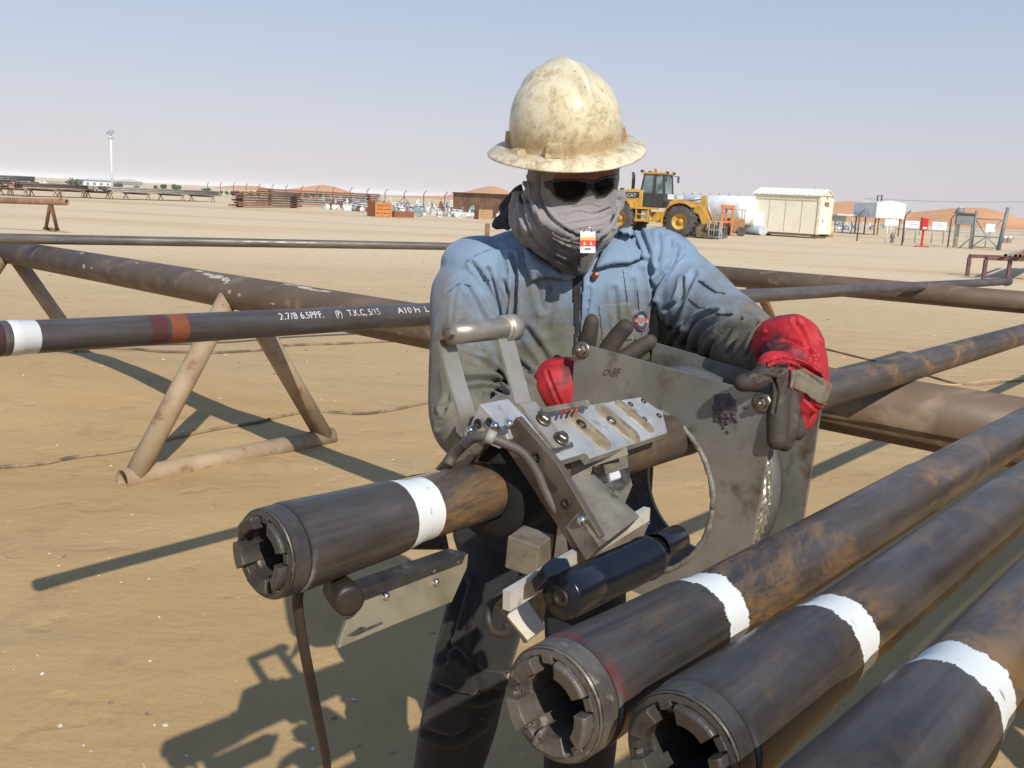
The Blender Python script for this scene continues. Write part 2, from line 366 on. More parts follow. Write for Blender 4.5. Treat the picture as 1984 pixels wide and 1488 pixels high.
def big_pipe(o, end, label, rc, rb, bandx, L=9.6, lugs=5, roll=0., pm=prot_m, group=None, tip=None, seed=0):
    rn, rc = rc, rc * .9
    ax = nz(end - o); b0, b1 = along(o, ax, bandx[0]), along(o, ax, bandx[1]); print('band', b0, b1)
    T = thing('steel_pipe', o, label, 'pipe', group, axisM(o, ax))
    t = MB(); c0 = .028
    t.lathe([(c0, rn * .80), (c0, rn * .955), (c0, rn * .955), (c0 + .002, rn * .99), (c0 + .002, rn * .99), (c0 + .006, rn), (c0 + .007, rn), (b0 * .5, (rn + rc) / 2), (b0 - .012, rc), (b0 + .01, rb + (rc - rb) * .6), (b0 + .03, rb), (b1 + .01, rb), (.86, rb), (.9, rb * 1.02), (.93, rb * .97), (L - .1, rb * .96), (L - .1, rb), (L - .1, rb * 1.1), (L, rb * 1.1), (L, rb * .8), (L - .3, rb * .8)], ax=(1, 0, 0), seg=96)
    m = pipe_mat('scaled_steel_%d' % seed, DK, WN, RS, .6, [(b0, b1, lin((222, 226, 224)), .03 if seed > 1 else .004, 1.)], tip=tip, rough=.4, split=b1)
    obj('tube', t, m, T, True)
    bore = MB(); bore.lathe([(.085, rn * .71), (1.2, rn * .70), (1.2, 0)], ax=(1, 0, 0), seg=40); obj('bore', bore, in_m, T, True)
    p = castellated(rn * .985, rn * .52, lugs); v = A_(p.v); ca, sa = math.cos(roll), math.sin(roll)
    p.v = [(a, b * ca - c_ * sa, b * sa + c_ * ca) for a, b, c_ in v]
    po = obj('thread_protector', p, pm, T, True, bevel=.0012)
    return T, ax
PA0, PA1 = P(510, 1075, 1.03), P(1775, 708, 2.69)
NA = nz(PA1 - PA0)
big_pipe(PA0, PA1, 'steel pipe clamped by the inspection tool, with dark notched end cap and white band', .0515, .0402, (763, 820), roll=.5, pm=prot_dark, seed=1, lugs=5)
PB0, PB1 = P(1068, 1368, .773), P(1984, 830, 1.927)
big_pipe(PB0, PB1, 'steel pipe with pale notched end cap and reddish rim, first of the right row', .0500, .0402, (1338, 1380), group='steel pipes lying side by side at lower right', roll=.25, tip=.05, seed=2)
PC0, PC1 = P(1318, 1466, .71), P(1984, 952, 1.469)
_, AXC = big_pipe(PC0, PC1, 'second steel pipe of the row, dark notched end cap cut off by the bottom edge', .0500, .0402, (1583, 1624), group='steel pipes lying side by side at lower right', roll=.0, pm=prot_dark, seed=3)
PD = P(1831, 1378, .738); PD0 = PD - AXC * .26
big_pipe(PD0, PD0 + AXC, 'third steel pipe of the row with a wide white band, its end outside the picture', .0500, .0402, (1823, 1864), group='steel pipes lying side by side at lower right', seed=4)
PE0 = PD0 + (PD0 - PC0) * .98 + AXC * .02
big_pipe(PE0, PE0 + AXC, 'rightmost steel pipe of the row, only a sliver in the bottom right corner', .0500, .0402, (2060, 2100), group='steel pipes lying side by side at lower right', seed=5)
for k in range(6):
    q_ = PE0 + (PD0 - PC0) * A_([1, 1, 0]) * (k + 1) * .9; q_[2] = PC0[2]
    big_pipe(q_, q_ + AXC, 'steel pipe of the row lying outside the picture to the right', .0500, .0402, (2300, 2400), group='more steel pipes on the rack right of the picture', seed=6)
# long tubing on the left with painted rings and stencil
T0, T1 = P(-14, 657, 2.0), P(1920, 547, 9.2); AXT = nz(T1 - T0)
LT = along(T0, AXT, 1950) if False else float(np.linalg.norm(P(1974, 543.5, 9.75) - T0))
TT = thing('tubing', T0, 'long dark tubing with white end band, red and orange rings and white stencilled writing', 'pipe', None, axisM(T0, AXT))
ba = [along(T0, AXT, x) for x in (12, 66, 280, 311, 318, 352)]; print('tubing', LT, ba)
t = MB(); t.lathe([(0, .02), (0, .036), (.012, .0375), (.05, .0385), (.052, .0365), (LT - .12, .0365), (LT - .11, .046), (LT, .046), (LT, .03)], ax=(1, 0, 0), seg=64)
obj('tube', t, pipe_mat('tubing_steel', lin((84, 74, 70)), lin((104, 98, 96)), lin((112, 88, 66)), .3, [(ba[0], ba[1], lin((226, 228, 226)), .0015, 1.), (ba[2], ba[3], lin((118, 54, 48)), .008, .7), (ba[4], ba[5], lin((176, 100, 58)), .008, .8)], rough=.45), TT, True)
pe = MB(); pe.lathe([(-.03, .02), (-.03, .036), (-.022, .040), (.006, .040), (.012, .037)], ax=(1, 0, 0), seg=40); obj('end_cap', pe, mat('maroon_cap', lin((84, 52, 56)), sc=20, rough=.5), TT, True)
def text_mesh(s, size, font_extrude=.0):
    cu = bpy.data.curves.new('txt', 'FONT'); cu.body = s; cu.size = size; cu.extrude = font_extrude; cu.resolution_u = 2
    o = bpy.data.objects.new('txt', cu); COL.objects.link(o); dg = bpy.context.evaluated_depsgraph_get(); me = bpy.data.meshes.new_from_object(o.evaluated_get(dg))
    bm = bmesh.new(); bm.from_mesh(me)
    for k in range(1, 12): bmesh.ops.bisect_plane(bm, geom=bm.verts[:] + bm.edges[:] + bm.faces[:], plane_co=(0, size * (.8 * k / 12), 0), plane_no=(0, 1, 0))
    bm.to_mesh(me); bm.free(); v = A_([tuple(q.co) for q in me.vertices]); f = [tuple(p.vertices) for p in me.polygons]; bpy.data.objects.remove(o); bpy.data.meshes.remove(me); return v, f
white_ink = mat('white_stencil_paint', lin((214, 212, 206)), lin((96, 88, 84)), sc=45, rough=.7, lo=.57, hi=.63, bump=0)
def stencil(s, x0, x1, size, ang0, parent, r_=.0368):
    v, f = text_mesh(s, size); v[:, 0] = x0 + (v[:, 0] - v[:, 0].min()) / np.ptp(v[:, 0]) * (x1 - x0)
    
    a = ang0 + v[:, 1] / r_; vv = np.stack([v[:, 0], -np.cos(a) * r_, np.sin(a) * r_], 1)
    return vv, f
# the side of the pipe facing the camera: local -y
for s_, a, b in (('2.7/8', 527, 562), ('6.5PPF.', 568, 612), ('(P)', 636, 648), ('T.K.C, 5/15', 660, 722), ('A10 H  L . . . .', 756, 846)):
    v, f = stencil(s_, along(T0, AXT, a), along(T0, AXT, b), .030, .36, None)
    sg = 1 if (bas(TT).to_3x3() @ Vector((0, -1, 0))).y < 0 else -1
    v[:, 1] *= sg; tx = obj('stencil_text', (v, f), white_ink, TT, True)
# third long pipe far left (thin, grey)
Q0, Q1 = P(-60, 461, 6.6), P(905, 478, 9.5); AXQ = nz(Q1 - Q0); LQ = np.linalg.norm(Q1 - Q0)
TQ = thing('tubing', Q0 - AXQ * 1.2, 'thin grey tubing lying level across the left racks behind the worker', 'pipe', None, axisM(Q0 - AXQ * 1.2, AXQ))
t = MB(); t.lathe([(0, 0), (0, .0365), (LQ + 1.0, .0365), (LQ + 1.02, .044), (LQ + 1.2, .046), (LQ + 1.35, .046), (LQ + 1.36, .036), (LQ + 1.5, .034), (LQ + 1.5, 0)], ax=(1, 0, 0), seg=32)
obj('tube', t, pipe_mat('grey_tubing', lin((92, 84, 80)), lin((118, 112, 106)), lin((120, 100, 80)), .2, rough=.42), TQ, True)
# ================================================================== RACKS
def rack(a, b, R, feet, label, m, ext=(0, 0), group='pipe racks with A-shaped legs', legr=.055, spread=.62, legm=None, stops=()):
    a = A_(a); b = A_(b); ax = nz(b - a); a = a - ax * ext[0]; b = b + ax * ext[1]; L = np.linalg.norm(b - a)
    T = thing('pipe_rack', a * A_([1, 1, 0]), label, 'pipe rack', group)
    t = MB(); t.lathe([(.25, R * .8), (0, R * .9), (0, R), (L, R), (L, R * .9), (L - .25, R * .8)], a, ax, 64)
    bo = obj('beam', t, m, T)
    for ft in feet:
        f1, f2 = ft[:2]; apex = a + ax * np.clip(np.dot((A_(f1) + A_(f2)) / 2 - a, ax), 0, L)
        if len(ft) > 2: apex = a + ax * along(a, ax, ft[2])
        top_ = apex - A_([0, 0, R * .55])
        for f in (f1, f2):
            f = A_(f, dtype=float); sd_ = nz((f - apex) * A_([1, 1, 0])); tp = top_ + sd_ * R * .45
            obj('leg', MB().tube([tp + A_([0, 0, R * .35]), f + A_([0, 0, legr * .7])], legr, 24, hint=sd_), legm or m, T)
        d = nz(A_(f2) - A_(f1)); z_ = A_([0, 0, legr * .55]); q0, q1 = A_(f1) - d * .07 + z_, A_(f2) + d * .06 + z_; l_ = np.linalg.norm(q1 - q0)
        t = MB(); t.lathe([(.2, legr * .8), (0, legr * .86), (0, legr), (l_, legr), (l_, legr * .86), (l_ - .2, legr * .8)], q0, d, 28); obj('foot_pipe', t, legm or m, T)
    for s_ in stops: obj('end_stop', MB().box(A_(s_) + A_([0, 0, R + .09]), (.05, .03, .26)), legm or m, T)
    return T, a, b, ax
b1a, b1b = P(-60, 474, 8.17), P(1780, 804, 2.65)
_, _, b1e, ax1 = rack(b1a, b1b, .093, [(G(262, 936), G(628, 858)), (G(-155, 755), G(168, 703, .03), 14), (P(2300, 1250, 1) * 0 + (b1b + nz(b1b - b1a) * 1.3) * A_([1, 1, 0]) + A_([-.4, -.5, 0]), (b1b + nz(b1b - b1a) * 1.3) * A_([1, 1, 0]) + A_([.4, .5, 0]))],
     'big brown pipe rack running behind the worker, its sandy A-frame leg at left', beam_m, (1.5, 3.0), legm=sandy_m)
b2a, b2b = P(892, 490, 9.78), P(1984, 586, 7.05)
rack(b2a, b2b, .082, [(G(1432, 640), G(1500, 632), 1462), (G(960, 560), G(1010, 552))], 'brown pipe rack beyond the worker at right, leg behind the red glove', beam_m, (.05, 3), stops=[P(942, 492, 9.6)], legr=.05, legm=rust_m)
b3a, b3b = P(-40, 387, 26.5), P(130, 392, 26)
rack(b3a, b3b, .085, [(G(89, 445), G(111, 447), 98)], 'small pipe rack standing alone at the far left edge', rust_m, (3, 0), legr=.05, stops=[P(118, 390, 26)])
# paint drips on the near beam
mb = MB(); r_ = np.random.RandomState(5); c1_ = b1a
def on_beam(px_, e):     # point on beam surface
    q = b1a + ax1 * along(b1a, ax1, px_); s_ = nz(np.cross(ax1, [0, 0, 1.])); s_ = s_ if s_[1] < 0 else -s_
    return q, s_, A_([0, 0, 1.])
def drip(px_, e0, e1, wd):
    mb = MB(); q, s_, u_ = on_beam(px_, 0); n = 8; vs = []
    for j in range(n + 1):
        e = e0 + (e1 - e0) * j / n; ww = wd * (math.sin(math.pi * (j + .6) / (n + 1.2)) ** .6) * (.8 + .3 * r_.rand()); dirn = s_ * math.cos(e) + u_ * math.sin(e)
        off = .012 * math.sin(j * 1.7 + px_)
        for k in (-1, 1): vs.append(q + ax1 * (k * ww + off) + dirn * .0938)
    mb.add(vs, [(2 * j, 2 * j + 1, 2 * j + 3, 2 * j + 2) for j in range(n)])
    obj('paint_drip', mb, pale_paint, bpy.data.objects['pipe_rack'])
pale_paint = mat('pale_paint', lin((206, 196, 184)), lin((168, 146, 126)), sc=30, rough=.7)
for (x, e0, e1, wd) in ((190, -.05, .28, .016), (205, 0, .2, .010), (170, 1.1, 1.25, .03), (395, 1.15, 1.35, .05), (415, .95, 1.2, .035), (425, .95, 1.15, .03), (440, .85, 1.15, .05), (455, .75, 1.05, .035), (462, .55, .95, .016), (432, .8, 1.0, .05), (475, .05, .3, .012), (495, .0, .2, .016), (565, 1.25, 1.4, .04), (600, 1.15, 1.4, .06), (620, 1.1, 1.25, .07), (640, 1.15, 1.3, .05), (575, 1.3, 1.4, .07), (280, 1.0, 1.1, .02), (560, -.1, .0, .02)):
    drip(x, e0, e1, wd)
# ================================================================== CABLES ON THE SAND
def cable(name, pts, r_, m, label, z=.008, sub=10, parent=None, cat='cable', wob=.0):
    pts = [G(x, y, z) if len((x, y)) == 2 else 0 for x, y in pts]; pts = np.array(pts)
    c_ = spline(pts, sub); c_ = c_ + np.stack([smoothnoise(c_, 7, 1), smoothnoise(c_, 6, 2), 0 * c_[:, 0]], 1) * wob; c_[:, 2] = gz(c_[:, 0], c_[:, 1]) + r_ * .8
    return cable3(name, c_, r_, m, label, parent, cat, 1, 0)
def spline(pts, sub):
    pts = np.asarray(pts, float); out = []; q = np.vstack([2 * pts[0] - pts[1], pts, 2 * pts[-1] - pts[-2]])
    for i in range(1, len(q) - 2):
        for t in np.linspace(0, 1, sub, endpoint=False):
            p0, p1, p2, p3 = q[i - 1], q[i], q[i + 1], q[i + 2]
            out.append(.5 * (2 * p1 + (p2 - p0) * t + (2 * p0 - 5 * p1 + 4 * p2 - p3) * t * t + (3 * p1 - p0 - 3 * p2 + p3) * t ** 3))
    out.append(pts[-1]); return np.array(out)
def cable3(name, pts, r_, m, label, parent=None, cat='cable', sub=10, wob=0.):
    c_ = spline(pts, sub)
    if wob: c_ = c_ + np.stack([smoothnoise(c_, 7, 1), smoothnoise(c_, 6, 2), 0 * c_[:, 0]], 1) * wob
    o = obj(name, MB().tube(c_, r_, 12), m, parent)
    if label: tag(o, label, cat if not parent else None)
    return o
cab_m = mat('dusty_cable', lin((104, 92, 78)), lin((150, 126, 98)), sc=6, rough=.8, lo=.45, hi=.6)
cable('ground_cable', [(-60, 700), (0, 698), (60, 692), (150, 690), (240, 688), (300, 697), (360, 694), (430, 690), (520, 680), (570, 671), (700, 665), (840, 656), (960, 655)], .013, cab_m, 'dusty grey cable on the sand, the farther of the two at left', wob=.02)
cable('ground_cable', [(-60, 908), (0, 904), (90, 896), (140, 888), (240, 876), (330, 856), (430, 838), (500, 826), (560, 811), (620, 803), (700, 804), (760, 797), (840, 778), (960, 760)], .011, mat('tan_cable', lin((150, 128, 98)), lin((96, 86, 72)), sc=9, rough=.8, lo=.5, hi=.6), 'tan and grey rope-like cable on the sand, the nearer of the two at left', wob=.015)
cable('ground_cable', [(1540, 668), (1600, 676), (1650, 688), (1705, 700), (1760, 716), (1830, 738), (1900, 745), (1984, 738), (2080, 738)], .011, cab_m, 'cable crossing the sand to the right of the red glove', wob=.01)
cable('ground_cable', [(1780, 738), (1830, 744), (1880, 742), (1930, 735), (1984, 737), (2060, 740)], .007, mat('pale_rope', lin((206, 180, 130)), sc=9, rough=.8), 'thin pale rope on the sand near the right edge', wob=.004)
# ================================================================== YARD BEHIND
WH = mat('white_paint', (.74, .75, .74), (.6, .6, .58), sc=2, rough=.5, bump=.05)
GAL = mat('galvanised', (.42, .44, .46), (.3, .31, .33), sc=6, rough=.5, metal=.4)
WIRE = mat('fence_post', lin((118, 98, 88)), lin((98, 84, 78)), sc=6, rough=.7)
YEL = mat('machine_yellow', lin((214, 164, 58)), lin((184, 138, 46)), sc=2, rough=.55, bump=.05, c3=lin((196, 172, 128)), sc3=5, l3=.5, h3=.7)
BLK = mat('black_paint', (.03, .032, .036), (.05, .05, .052), sc=4, rough=.4)
RUB = mat('rubber', (.045, .043, .042), (.09, .08, .07), sc=5, rough=.8)
GLS = mat('cab_glass', (.12, .17, .18), (.3, .36, .36), sc=1.2, rough=.08, metal=.3, bump=0)
def HZ(x): return 389 + .05 * (x - 992)
# fence posts with cranked tops
def post_mb(h, lean=0.):
    mb = MB(); mb.tube([(0, 0, -.1), (0, 0, h), (.28, -.05, h + .35)], .05, 8); return mb
proto = thing('fence_post', (0, 0, 0), 'x', 'fence post', 'fence posts with cranked tops')
obj('post', post_mb(1.75), WIRE, proto, True); first = True
fx = [402, 427, 452, 477, 501, 527, 554, 584, 614, 645, 678, 711, 746, 783, 821, 862, 905, 1375, 1442, 1664, 1751, 1840]
names = {1664: 'cranked fence post nearest the white elevated tank', 1751: 'cranked fence post between the white signpost and the red box', 1840: 'cranked fence post between the right sign and the gate',
         783: 'cranked fence post with two side braces above the fittings', 1442: 'cranked fence post between forklift mast and cabin', 1375: 'cranked fence post in front of the white road tank'}
lf = 'thin cranked fence post in the row along the dunes'
for x in fx:
    d = 1 / (.00667 + 7.2e-6 * (x - 427)); q = CAM + ray(x, HZ(x)) * d; q = A_([q[0], q[1], 0])
    if x in (1664, 1751, 1840): q = G(x - 4, {1664: 467, 1751: 475, 1840: 479}[x])
    if first: o = proto; o.location = Vector(q); o['label'] = lf; first = False
    else: o = dup(proto, q, 0, names.get(x, lf))
    if x not in names: o['group'] = 'far fence posts'
    if x == 783:
        for s_ in (-1, 1): obj('brace', MB().tube([q + A_([.0, 0, 1.4]), q + A_([s_ * 1.1, 0, 0])], .035, 8), WIRE, o)
# light mast
q = A_([*(CAM + ray(217, HZ(217)) * 150)[:2], 0]); T = thing('light_mast', q, 'tall white light mast with a lamp cluster on top', 'light mast')
hm = (HZ(213) - 262) / 1884 * 150 + 1.5
obj('pole', MB().tube([q, q + A_([0, 0, hm])], [.2, .12], 12), WH, T)
mb = MB()
for k in range(4): mb.box(q + A_([(k - 1.5) * .3, -.2, hm + .25 + .2 * (k % 2)]), (.28, .3, .45))
obj('lamp_cluster', mb, GAL, T); obj('bracket', MB().box(q + A_([0, 0, hm - .5]), (.75, .4, .12)), GAL, T)
# far white shed and low buildings
def house(x0, x1, yt, d, dep, label, name='shed', m=WH, gable=True, win=0):
    hz = HZ((x0 + x1) / 2); a = CAM + ray(x0, HZ(x0)) * d; b = CAM + ray(x1, HZ(x1)) * d; a[2] = b[2] = 0; L = np.linalg.norm(b - a); H = (hz - yt) / 1884 * d + 1.5
    ax = nz(b - a); bk = A_([-ax[1], ax[0], 0]); T = thing(name, (a + b) / 2, label, 'building')
    hw = H * (.72 if gable else .93)
    obj('wall', MB().prism([a, b, b + bk * dep, a + bk * dep], (0, 0, hw)), m, T)
    o_ = A_([0, 0, hw])
    if gable:
        mb = MB(); e = .4; mid = dep / 2
        p0 = [a - ax * e - bk * e + o_, a - ax * e + bk * mid + A_([0, 0, H]), a - ax * e + bk * (dep + e) + o_]
        mb.prism(p0, ax * (L + 2 * e)); obj('roof', mb, mat('shed_roof', (.8, .81, .8), rough=.5), T)
    else: obj('roof', MB().prism([a - ax * .2 - bk * .2 + o_, b + ax * .2 - bk * .2 + o_, b + ax * .2 + bk * (dep + .2) + o_, a - ax * .2 + bk * (dep + .2) + o_], (0, 0, H - hw)), mat('shed_roof', (.8, .81, .8)), T)
    for k in range(win):
        c_ = a + ax * L * (k + .5) / win + A_([0, 0, hw * .5]) - bk * .03; obj('window', MB().box(c_, (L / win * .35, .08, hw * .3), (ax, bk, A_([0, 0, 1.]))), GLS, T)
    return T
house(150, 216, 343, 190, 16, 'wide white shed with a low gable roof beside the light mast', win=5)
house(32, 88, 349, 260, 14, 'low pale green-roofed building at the far left behind the pipe racks', gable=False, win=4)
house(92, 128, 355, 230, 8, 'small mint green cabin left of the round green tree', m=mat('mint', (.45, .62, .5)), gable=False, win=2)
house(263, 305, 365, 210, 8, 'low white building between green trees right of the mast', gable=True, win=3)
# trees and bushes
def bush(x, yt, wpx, d, label, sq=1., tall=False, seed=0):
    r_ = np.random.RandomState(seed); q = CAM + ray(x, HZ(x)) * d; q[2] = 0; H = (HZ(x) - yt) / 1884 * d + 1.5; R = wpx / 2 / 1850 * d
    T = thing('tree', q, label, 'tree', 'green trees on the skyline')
    obj('trunk', MB().tube([q, q + A_([.1, 0, H * .3]), q + A_([0, .1, H * .6])], [R * .09, R * .07, R * .04], 7), mat('bark', (.16, .12, .08)), T)
    mb = MB(); n = 420
    lob = [(A_([(r_.rand() - .5) * R * 1.1, (r_.rand() - .5) * R, H * (.42 + .33 * r_.rand())]), R * (.35 + .3 * r_.rand())) for _ in range(8)]
    for k in range(n):
        c_, lr = lob[r_.randint(8)]; p = q + c_ + nz(r_.randn(3)) * lr * r_.rand() ** .35 * A_([1, 1, .8]); p[2] = max(p[2], .25); s_ = R * (.07 + .08 * r_.rand()); x_, y_, _ = frame(r_.randn(3))
        mb.cm = int(r_.rand() < .4); mb.add([p - x_ * s_, p - y_ * s_, p + x_ * s_, p + y_ * s_], [(0, 1, 2, 3)], False)
    obj('crown', mb, [mat('leaf_dark', (.07, .11, .06), (.1, .15, .08), sc=.5), mat('leaf_light', (.13, .19, .1), (.17, .22, .13), sc=.5)], T)
bl = [(143, 349, 32, 'large round green tree left of the white shed'), (228, 352, 20, 'round green tree just right of the light mast'), (68, 353, 20, 'small dark tree in front of the pale building at far left'), (8, 348, 26, 'green tree cut by the left edge of the picture'),
      (264, 360, 12, 'tiny bush between the mast and the second tree pair'), (302, 358, 13, 'short bush left of the round skyline tree pair'), (317, 356, 16, 'medium green tree, left one of a pair'), (341, 357, 22, 'rounded green tree, right one of a pair'),
      (399, 364, 20, 'dark green bush before the pale left dune')]
for i, (x, y, w_, l) in enumerate(bl): bush(x, y, w_, 185, l, seed=i)
for i, (x, w_) in enumerate([(429, 8), (440, 10), (450, 14), (460, 12), (469, 10), (487, 14), (500, 14), (578, 8), (592, 16), (606, 14), (620, 12), (634, 12), (484, 8)]):
    o = bush(x, 368 + (x > 570) * 4, w_, 150, 'low green bush in the hedge-like row below the left dune', seed=30 + i)
for o in list(COL.objects):
    if o.get('label') == 'low green bush in the hedge-like row below the left dune': o['group'] = 'row of bushes below the left dune'
# pipes stacked on the ground and on racks
pipe_cols = [mat('stack_rust', lin((156, 104, 78)), lin((120, 78, 62)), sc=1.5, rough=.7), mat('stack_dark', lin((104, 82, 74)), lin((84, 66, 62)), sc=1.5, rough=.6), mat('stack_grey', lin((164, 158, 148)), lin((134, 126, 118)), sc=1.5, rough=.5)]
LAY = ['bottom-layer', 'second-layer', 'third-layer', 'fourth-layer', 'fifth-layer', 'sixth-layer', 'top-layer']
def stack(corner, ax, n, layers, L, R, label, grp, gap=.14, cols=(0, 1), seed=0, z0=.15, taper=.0, side=None):
    r_ = np.random.RandomState(seed); ax = nz(ax); sd = A_([-ax[1], ax[0], 0]) if side is None else nz(side)
    protos = {}
    for j in range(layers):
        for i in range(n):
            if j == layers - 1 and r_.rand() < .35: continue
            o0 = corner + sd * (i * (2 * R + .03)) + A_([0, 0, z0 + R + j * (2 * R + gap)]) + ax * (r_.rand() * 1.2 - .6 + j * taper); ci = cols[r_.randint(len(cols))]
            lb = label.replace('pipe', LAY[j if layers < 7 or j < 6 else 6] + ' pipe', 1) if layers > 1 else label
            if ci not in protos:
                T = thing('steel_pipe', o0, lb, 'pipe', grp, axisM(o0, ax)); t = MB(); t.lathe([(.0, R * .8), (0, R), (L, R), (L, R * .8), (.6, R * .75)], ax=(1, 0, 0), seg=14)
                obj('tube', t, pipe_cols[ci], T, True); protos[ci] = T
            else:
                c_ = protos[ci].copy(); COL.objects.link(c_); c_.matrix_basis = axisM(o0, ax); c_['label'] = lb; k_ = protos[ci].children[0].copy(); COL.objects.link(k_); k_.parent = c_
        for f in (.15, .5, .85):
            pass
    for f in (.07, .93):
        for j in range(layers if z0 < .5 else 0):
            z = z0 + j * (2 * R + gap) - (z0 if j == 0 else gap); hh = z0 if j == 0 else gap
            q = corner + ax * L * f + sd * n * R; tag(obj('timber_bearer', MB().box(q + A_([0, 0, z + hh / 2]), (n * (2 * R + .03), .08, hh), (sd, ax, A_([0, 0, 1.]))), mat('timber', lin((168, 132, 96))), loc=q), 'timber bearer between layers of the stacked pipes', 'timber', 'timber bearers in the pipe stacks')
g0 = G(462, 402); g1 = G(705, 405)
stack(g0, g1 - g0, 4, 6, 9.8, .066, 'rusty brown pipe in the long layered stack left of the white fittings', 'pipes in the layered stack', .06, (0, 1, 0), 1, .1)
g0 = G(500, 397); stack(g0 + A_([0, 1.5, 0]), g1 - g0, 4, 7, 12., .066, 'brown pipe in the taller stack behind the layered one', 'pipes in the taller rear stack', .07, (0, 0, 1), 2, .15)
# racks of long grey pipes at the far left
def far_rack(x0, y0, x1, y1, n, ci, seed, label, sp=.16, H=.6):
    a, b = G(x0, y0), G(x1, y1); ax = nz(b - a); L = np.linalg.norm(b - a); sd = A_([-ax[1], ax[0], 0])
    if sd[1] < 0: sd = -sd
    for k, f in enumerate((.04, .35, .66, .96)):
        q = a + ax * L * f; T = thing('pipe_trestle', q, 'low steel trestle under the long pipes at the far left', 'pipe rack', 'trestles under the far left pipes'); W = n * sp + .3
        obj('beam', MB().tube([q - sd * .2 + A_([0, 0, H - .09]), q + sd * W + A_([0, 0, H - .09])], .07, 10), rust_m, T)
        for e in (0., W - .3):
            for s_ in (-.4, .4): obj('leg', MB().tube([q + sd * e + A_([0, 0, H - .15]), q + sd * e + ax * s_ * .7], .035, 8), rust_m, T)
    stack(a, ax, n, 3, L, .07, label, {3: 'pipes on the farthest left trestles', 4: 'pipes on the trestles below the mast', 6: 'pipes on the left edge trestles'}[seed], .0, ci, seed, H, side=sd)
far_rack(42, 381, 215, 385, 14, (1, 2, 0), 3, 'dull pipe lying on the farthest left trestles')
far_rack(205, 386, 420, 392, 16, (2, 2, 1), 4, 'pale grey pipe lying on the trestles below the light mast')
far_rack(-60, 377, 60, 379, 10, (1, 2), 6, 'dark pipe on the trestles at the left picture edge', H=1.1)
# rust-brown open tank
a, b = G(878, 417), G(1010, 424); a = CAM + ray(878, HZ(878)) * 84; b = CAM + ray(1020, HZ(1020)) * 76; a[2] = b[2] = 0; ax = nz(b - a); bk = A_([-ax[1], ax[0], 0]); H = (HZ(878) - 372) / 1884 * 84 + 1.5
T = thing('open_tank', (a + b) / 2, 'rust brown sheet-piled open tank behind the white fittings', 'tank')
L = np.linalg.norm(b - a); mb = MB(); n = 44; pts = []
for i in range(n + 1):
    for j, off in ((0, 0.), (.5, .06)): pts.append(a + ax * L * (i + j) / (n + 1) - bk * off)
for i in range(len(pts) - 1): mb.prism([pts[i], pts[i + 1], pts[i + 1] + bk * .1, pts[i] + bk * .1], (0, 0, H - .08))
obj('side_panel', mb, mat('tank_rust', lin((152, 116, 88)), lin((126, 98, 80)), sc=.6, rough=.8, lo=.45, hi=.55), T)
obj('side_panel', MB().prism([a + bk * .2, a + bk * 5, a + bk * 5 - ax * .1, a + bk * .2 - ax * .1], (0, 0, H - .08)), _mc['tank_rust'], T)
obj('rim', MB().box((a + b) / 2 + A_([0, 0, H - .04]) - bk * .02, (L, .24, .09), (ax, bk, A_([0, 0, 1.]))), rust_m, T)
# valves and fittings laid out in rows
def fitting(kind, m):
    mb = MB()
    if kind == 0:      # upright valve with flanges and hand wheel
        mb.lathe([(0, .2), (.05, .2), (.05, .11), (.22, .11), (.3, .17), (.42, .17), (.5, .11), (.6, .11), (.6, .2), (.65, .2), (.65, 0)], seg=14); mb.tube([(-.3, 0, .36), (.3, 0, .36)], .09, 12); mb.cyl((-.32, 0, .36), (-.27, 0, .36), .17, 14); mb.cyl((.27, 0, .36), (.32, 0, .36), .17, 14); mb.tube([(0, 0, .6), (0, 0, .85)], .025, 6)
        mb.lathe([(0, .16), (.02, .18), (.04, .16)], (0, 0, .84), seg=14)
    elif kind == 1:    # spool lying down
        mb.cyl((-.4, 0, .22), (-.34, 0, .22), .22, 16); mb.cyl((.34, 0, .22), (.4, 0, .22), .22, 16); mb.cyl((-.35, 0, .22), (.35, 0, .22), .12, 14); mb.ell((0, 0, .22), (.2, .17, .19), seg=12, rings=8)
    elif kind == 2:    # tee body
        mb.cyl((-.3, 0, .2), (.3, 0, .2), .13, 14); mb.cyl((-.33, 0, .2), (-.28, 0, .2), .2, 14); mb.cyl((.28, 0, .2), (.33, 0, .2), .2, 14); mb.cyl((0, 0, .2), (0, 0, .46), .11, 14); mb.cyl((0, 0, .44), (0, 0, .5), .19, 14); mb.box((0, 0, .03), (.5, .3, .06))
    else:              # slim upright spindle
        mb.lathe([(0, .15), (.04, .15), (.04, .07), (.5, .06), (.5, .12), (.56, .12), (.62, .04), (.8, .03), (.8, 0)], seg=12); mb.box((0, 0, .3), (.3, .1, .1))
    return mb
fm = [mat('fit_white', (.78, .8, .8), (.6, .62, .63), sc=6, rough=.4), mat('fit_grey', (.36, .38, .4), (.2, .2, .22), sc=6, rough=.45), mat('fit_rust', lin((150, 96, 74)), lin((110, 74, 62)), sc=6), mat('fit_teal', (.3, .42, .42), sc=6)]
me_c = {}; r_ = np.random.RandomState(11); lab = ['white flanged valve standing in the rows of fittings', 'flanged spool lying in the rows of fittings', 'tee fitting lying in the rows of fittings', 'slim spindle standing in the rows of fittings']
cn = ['grey', 'white', 'rusty', 'teal']
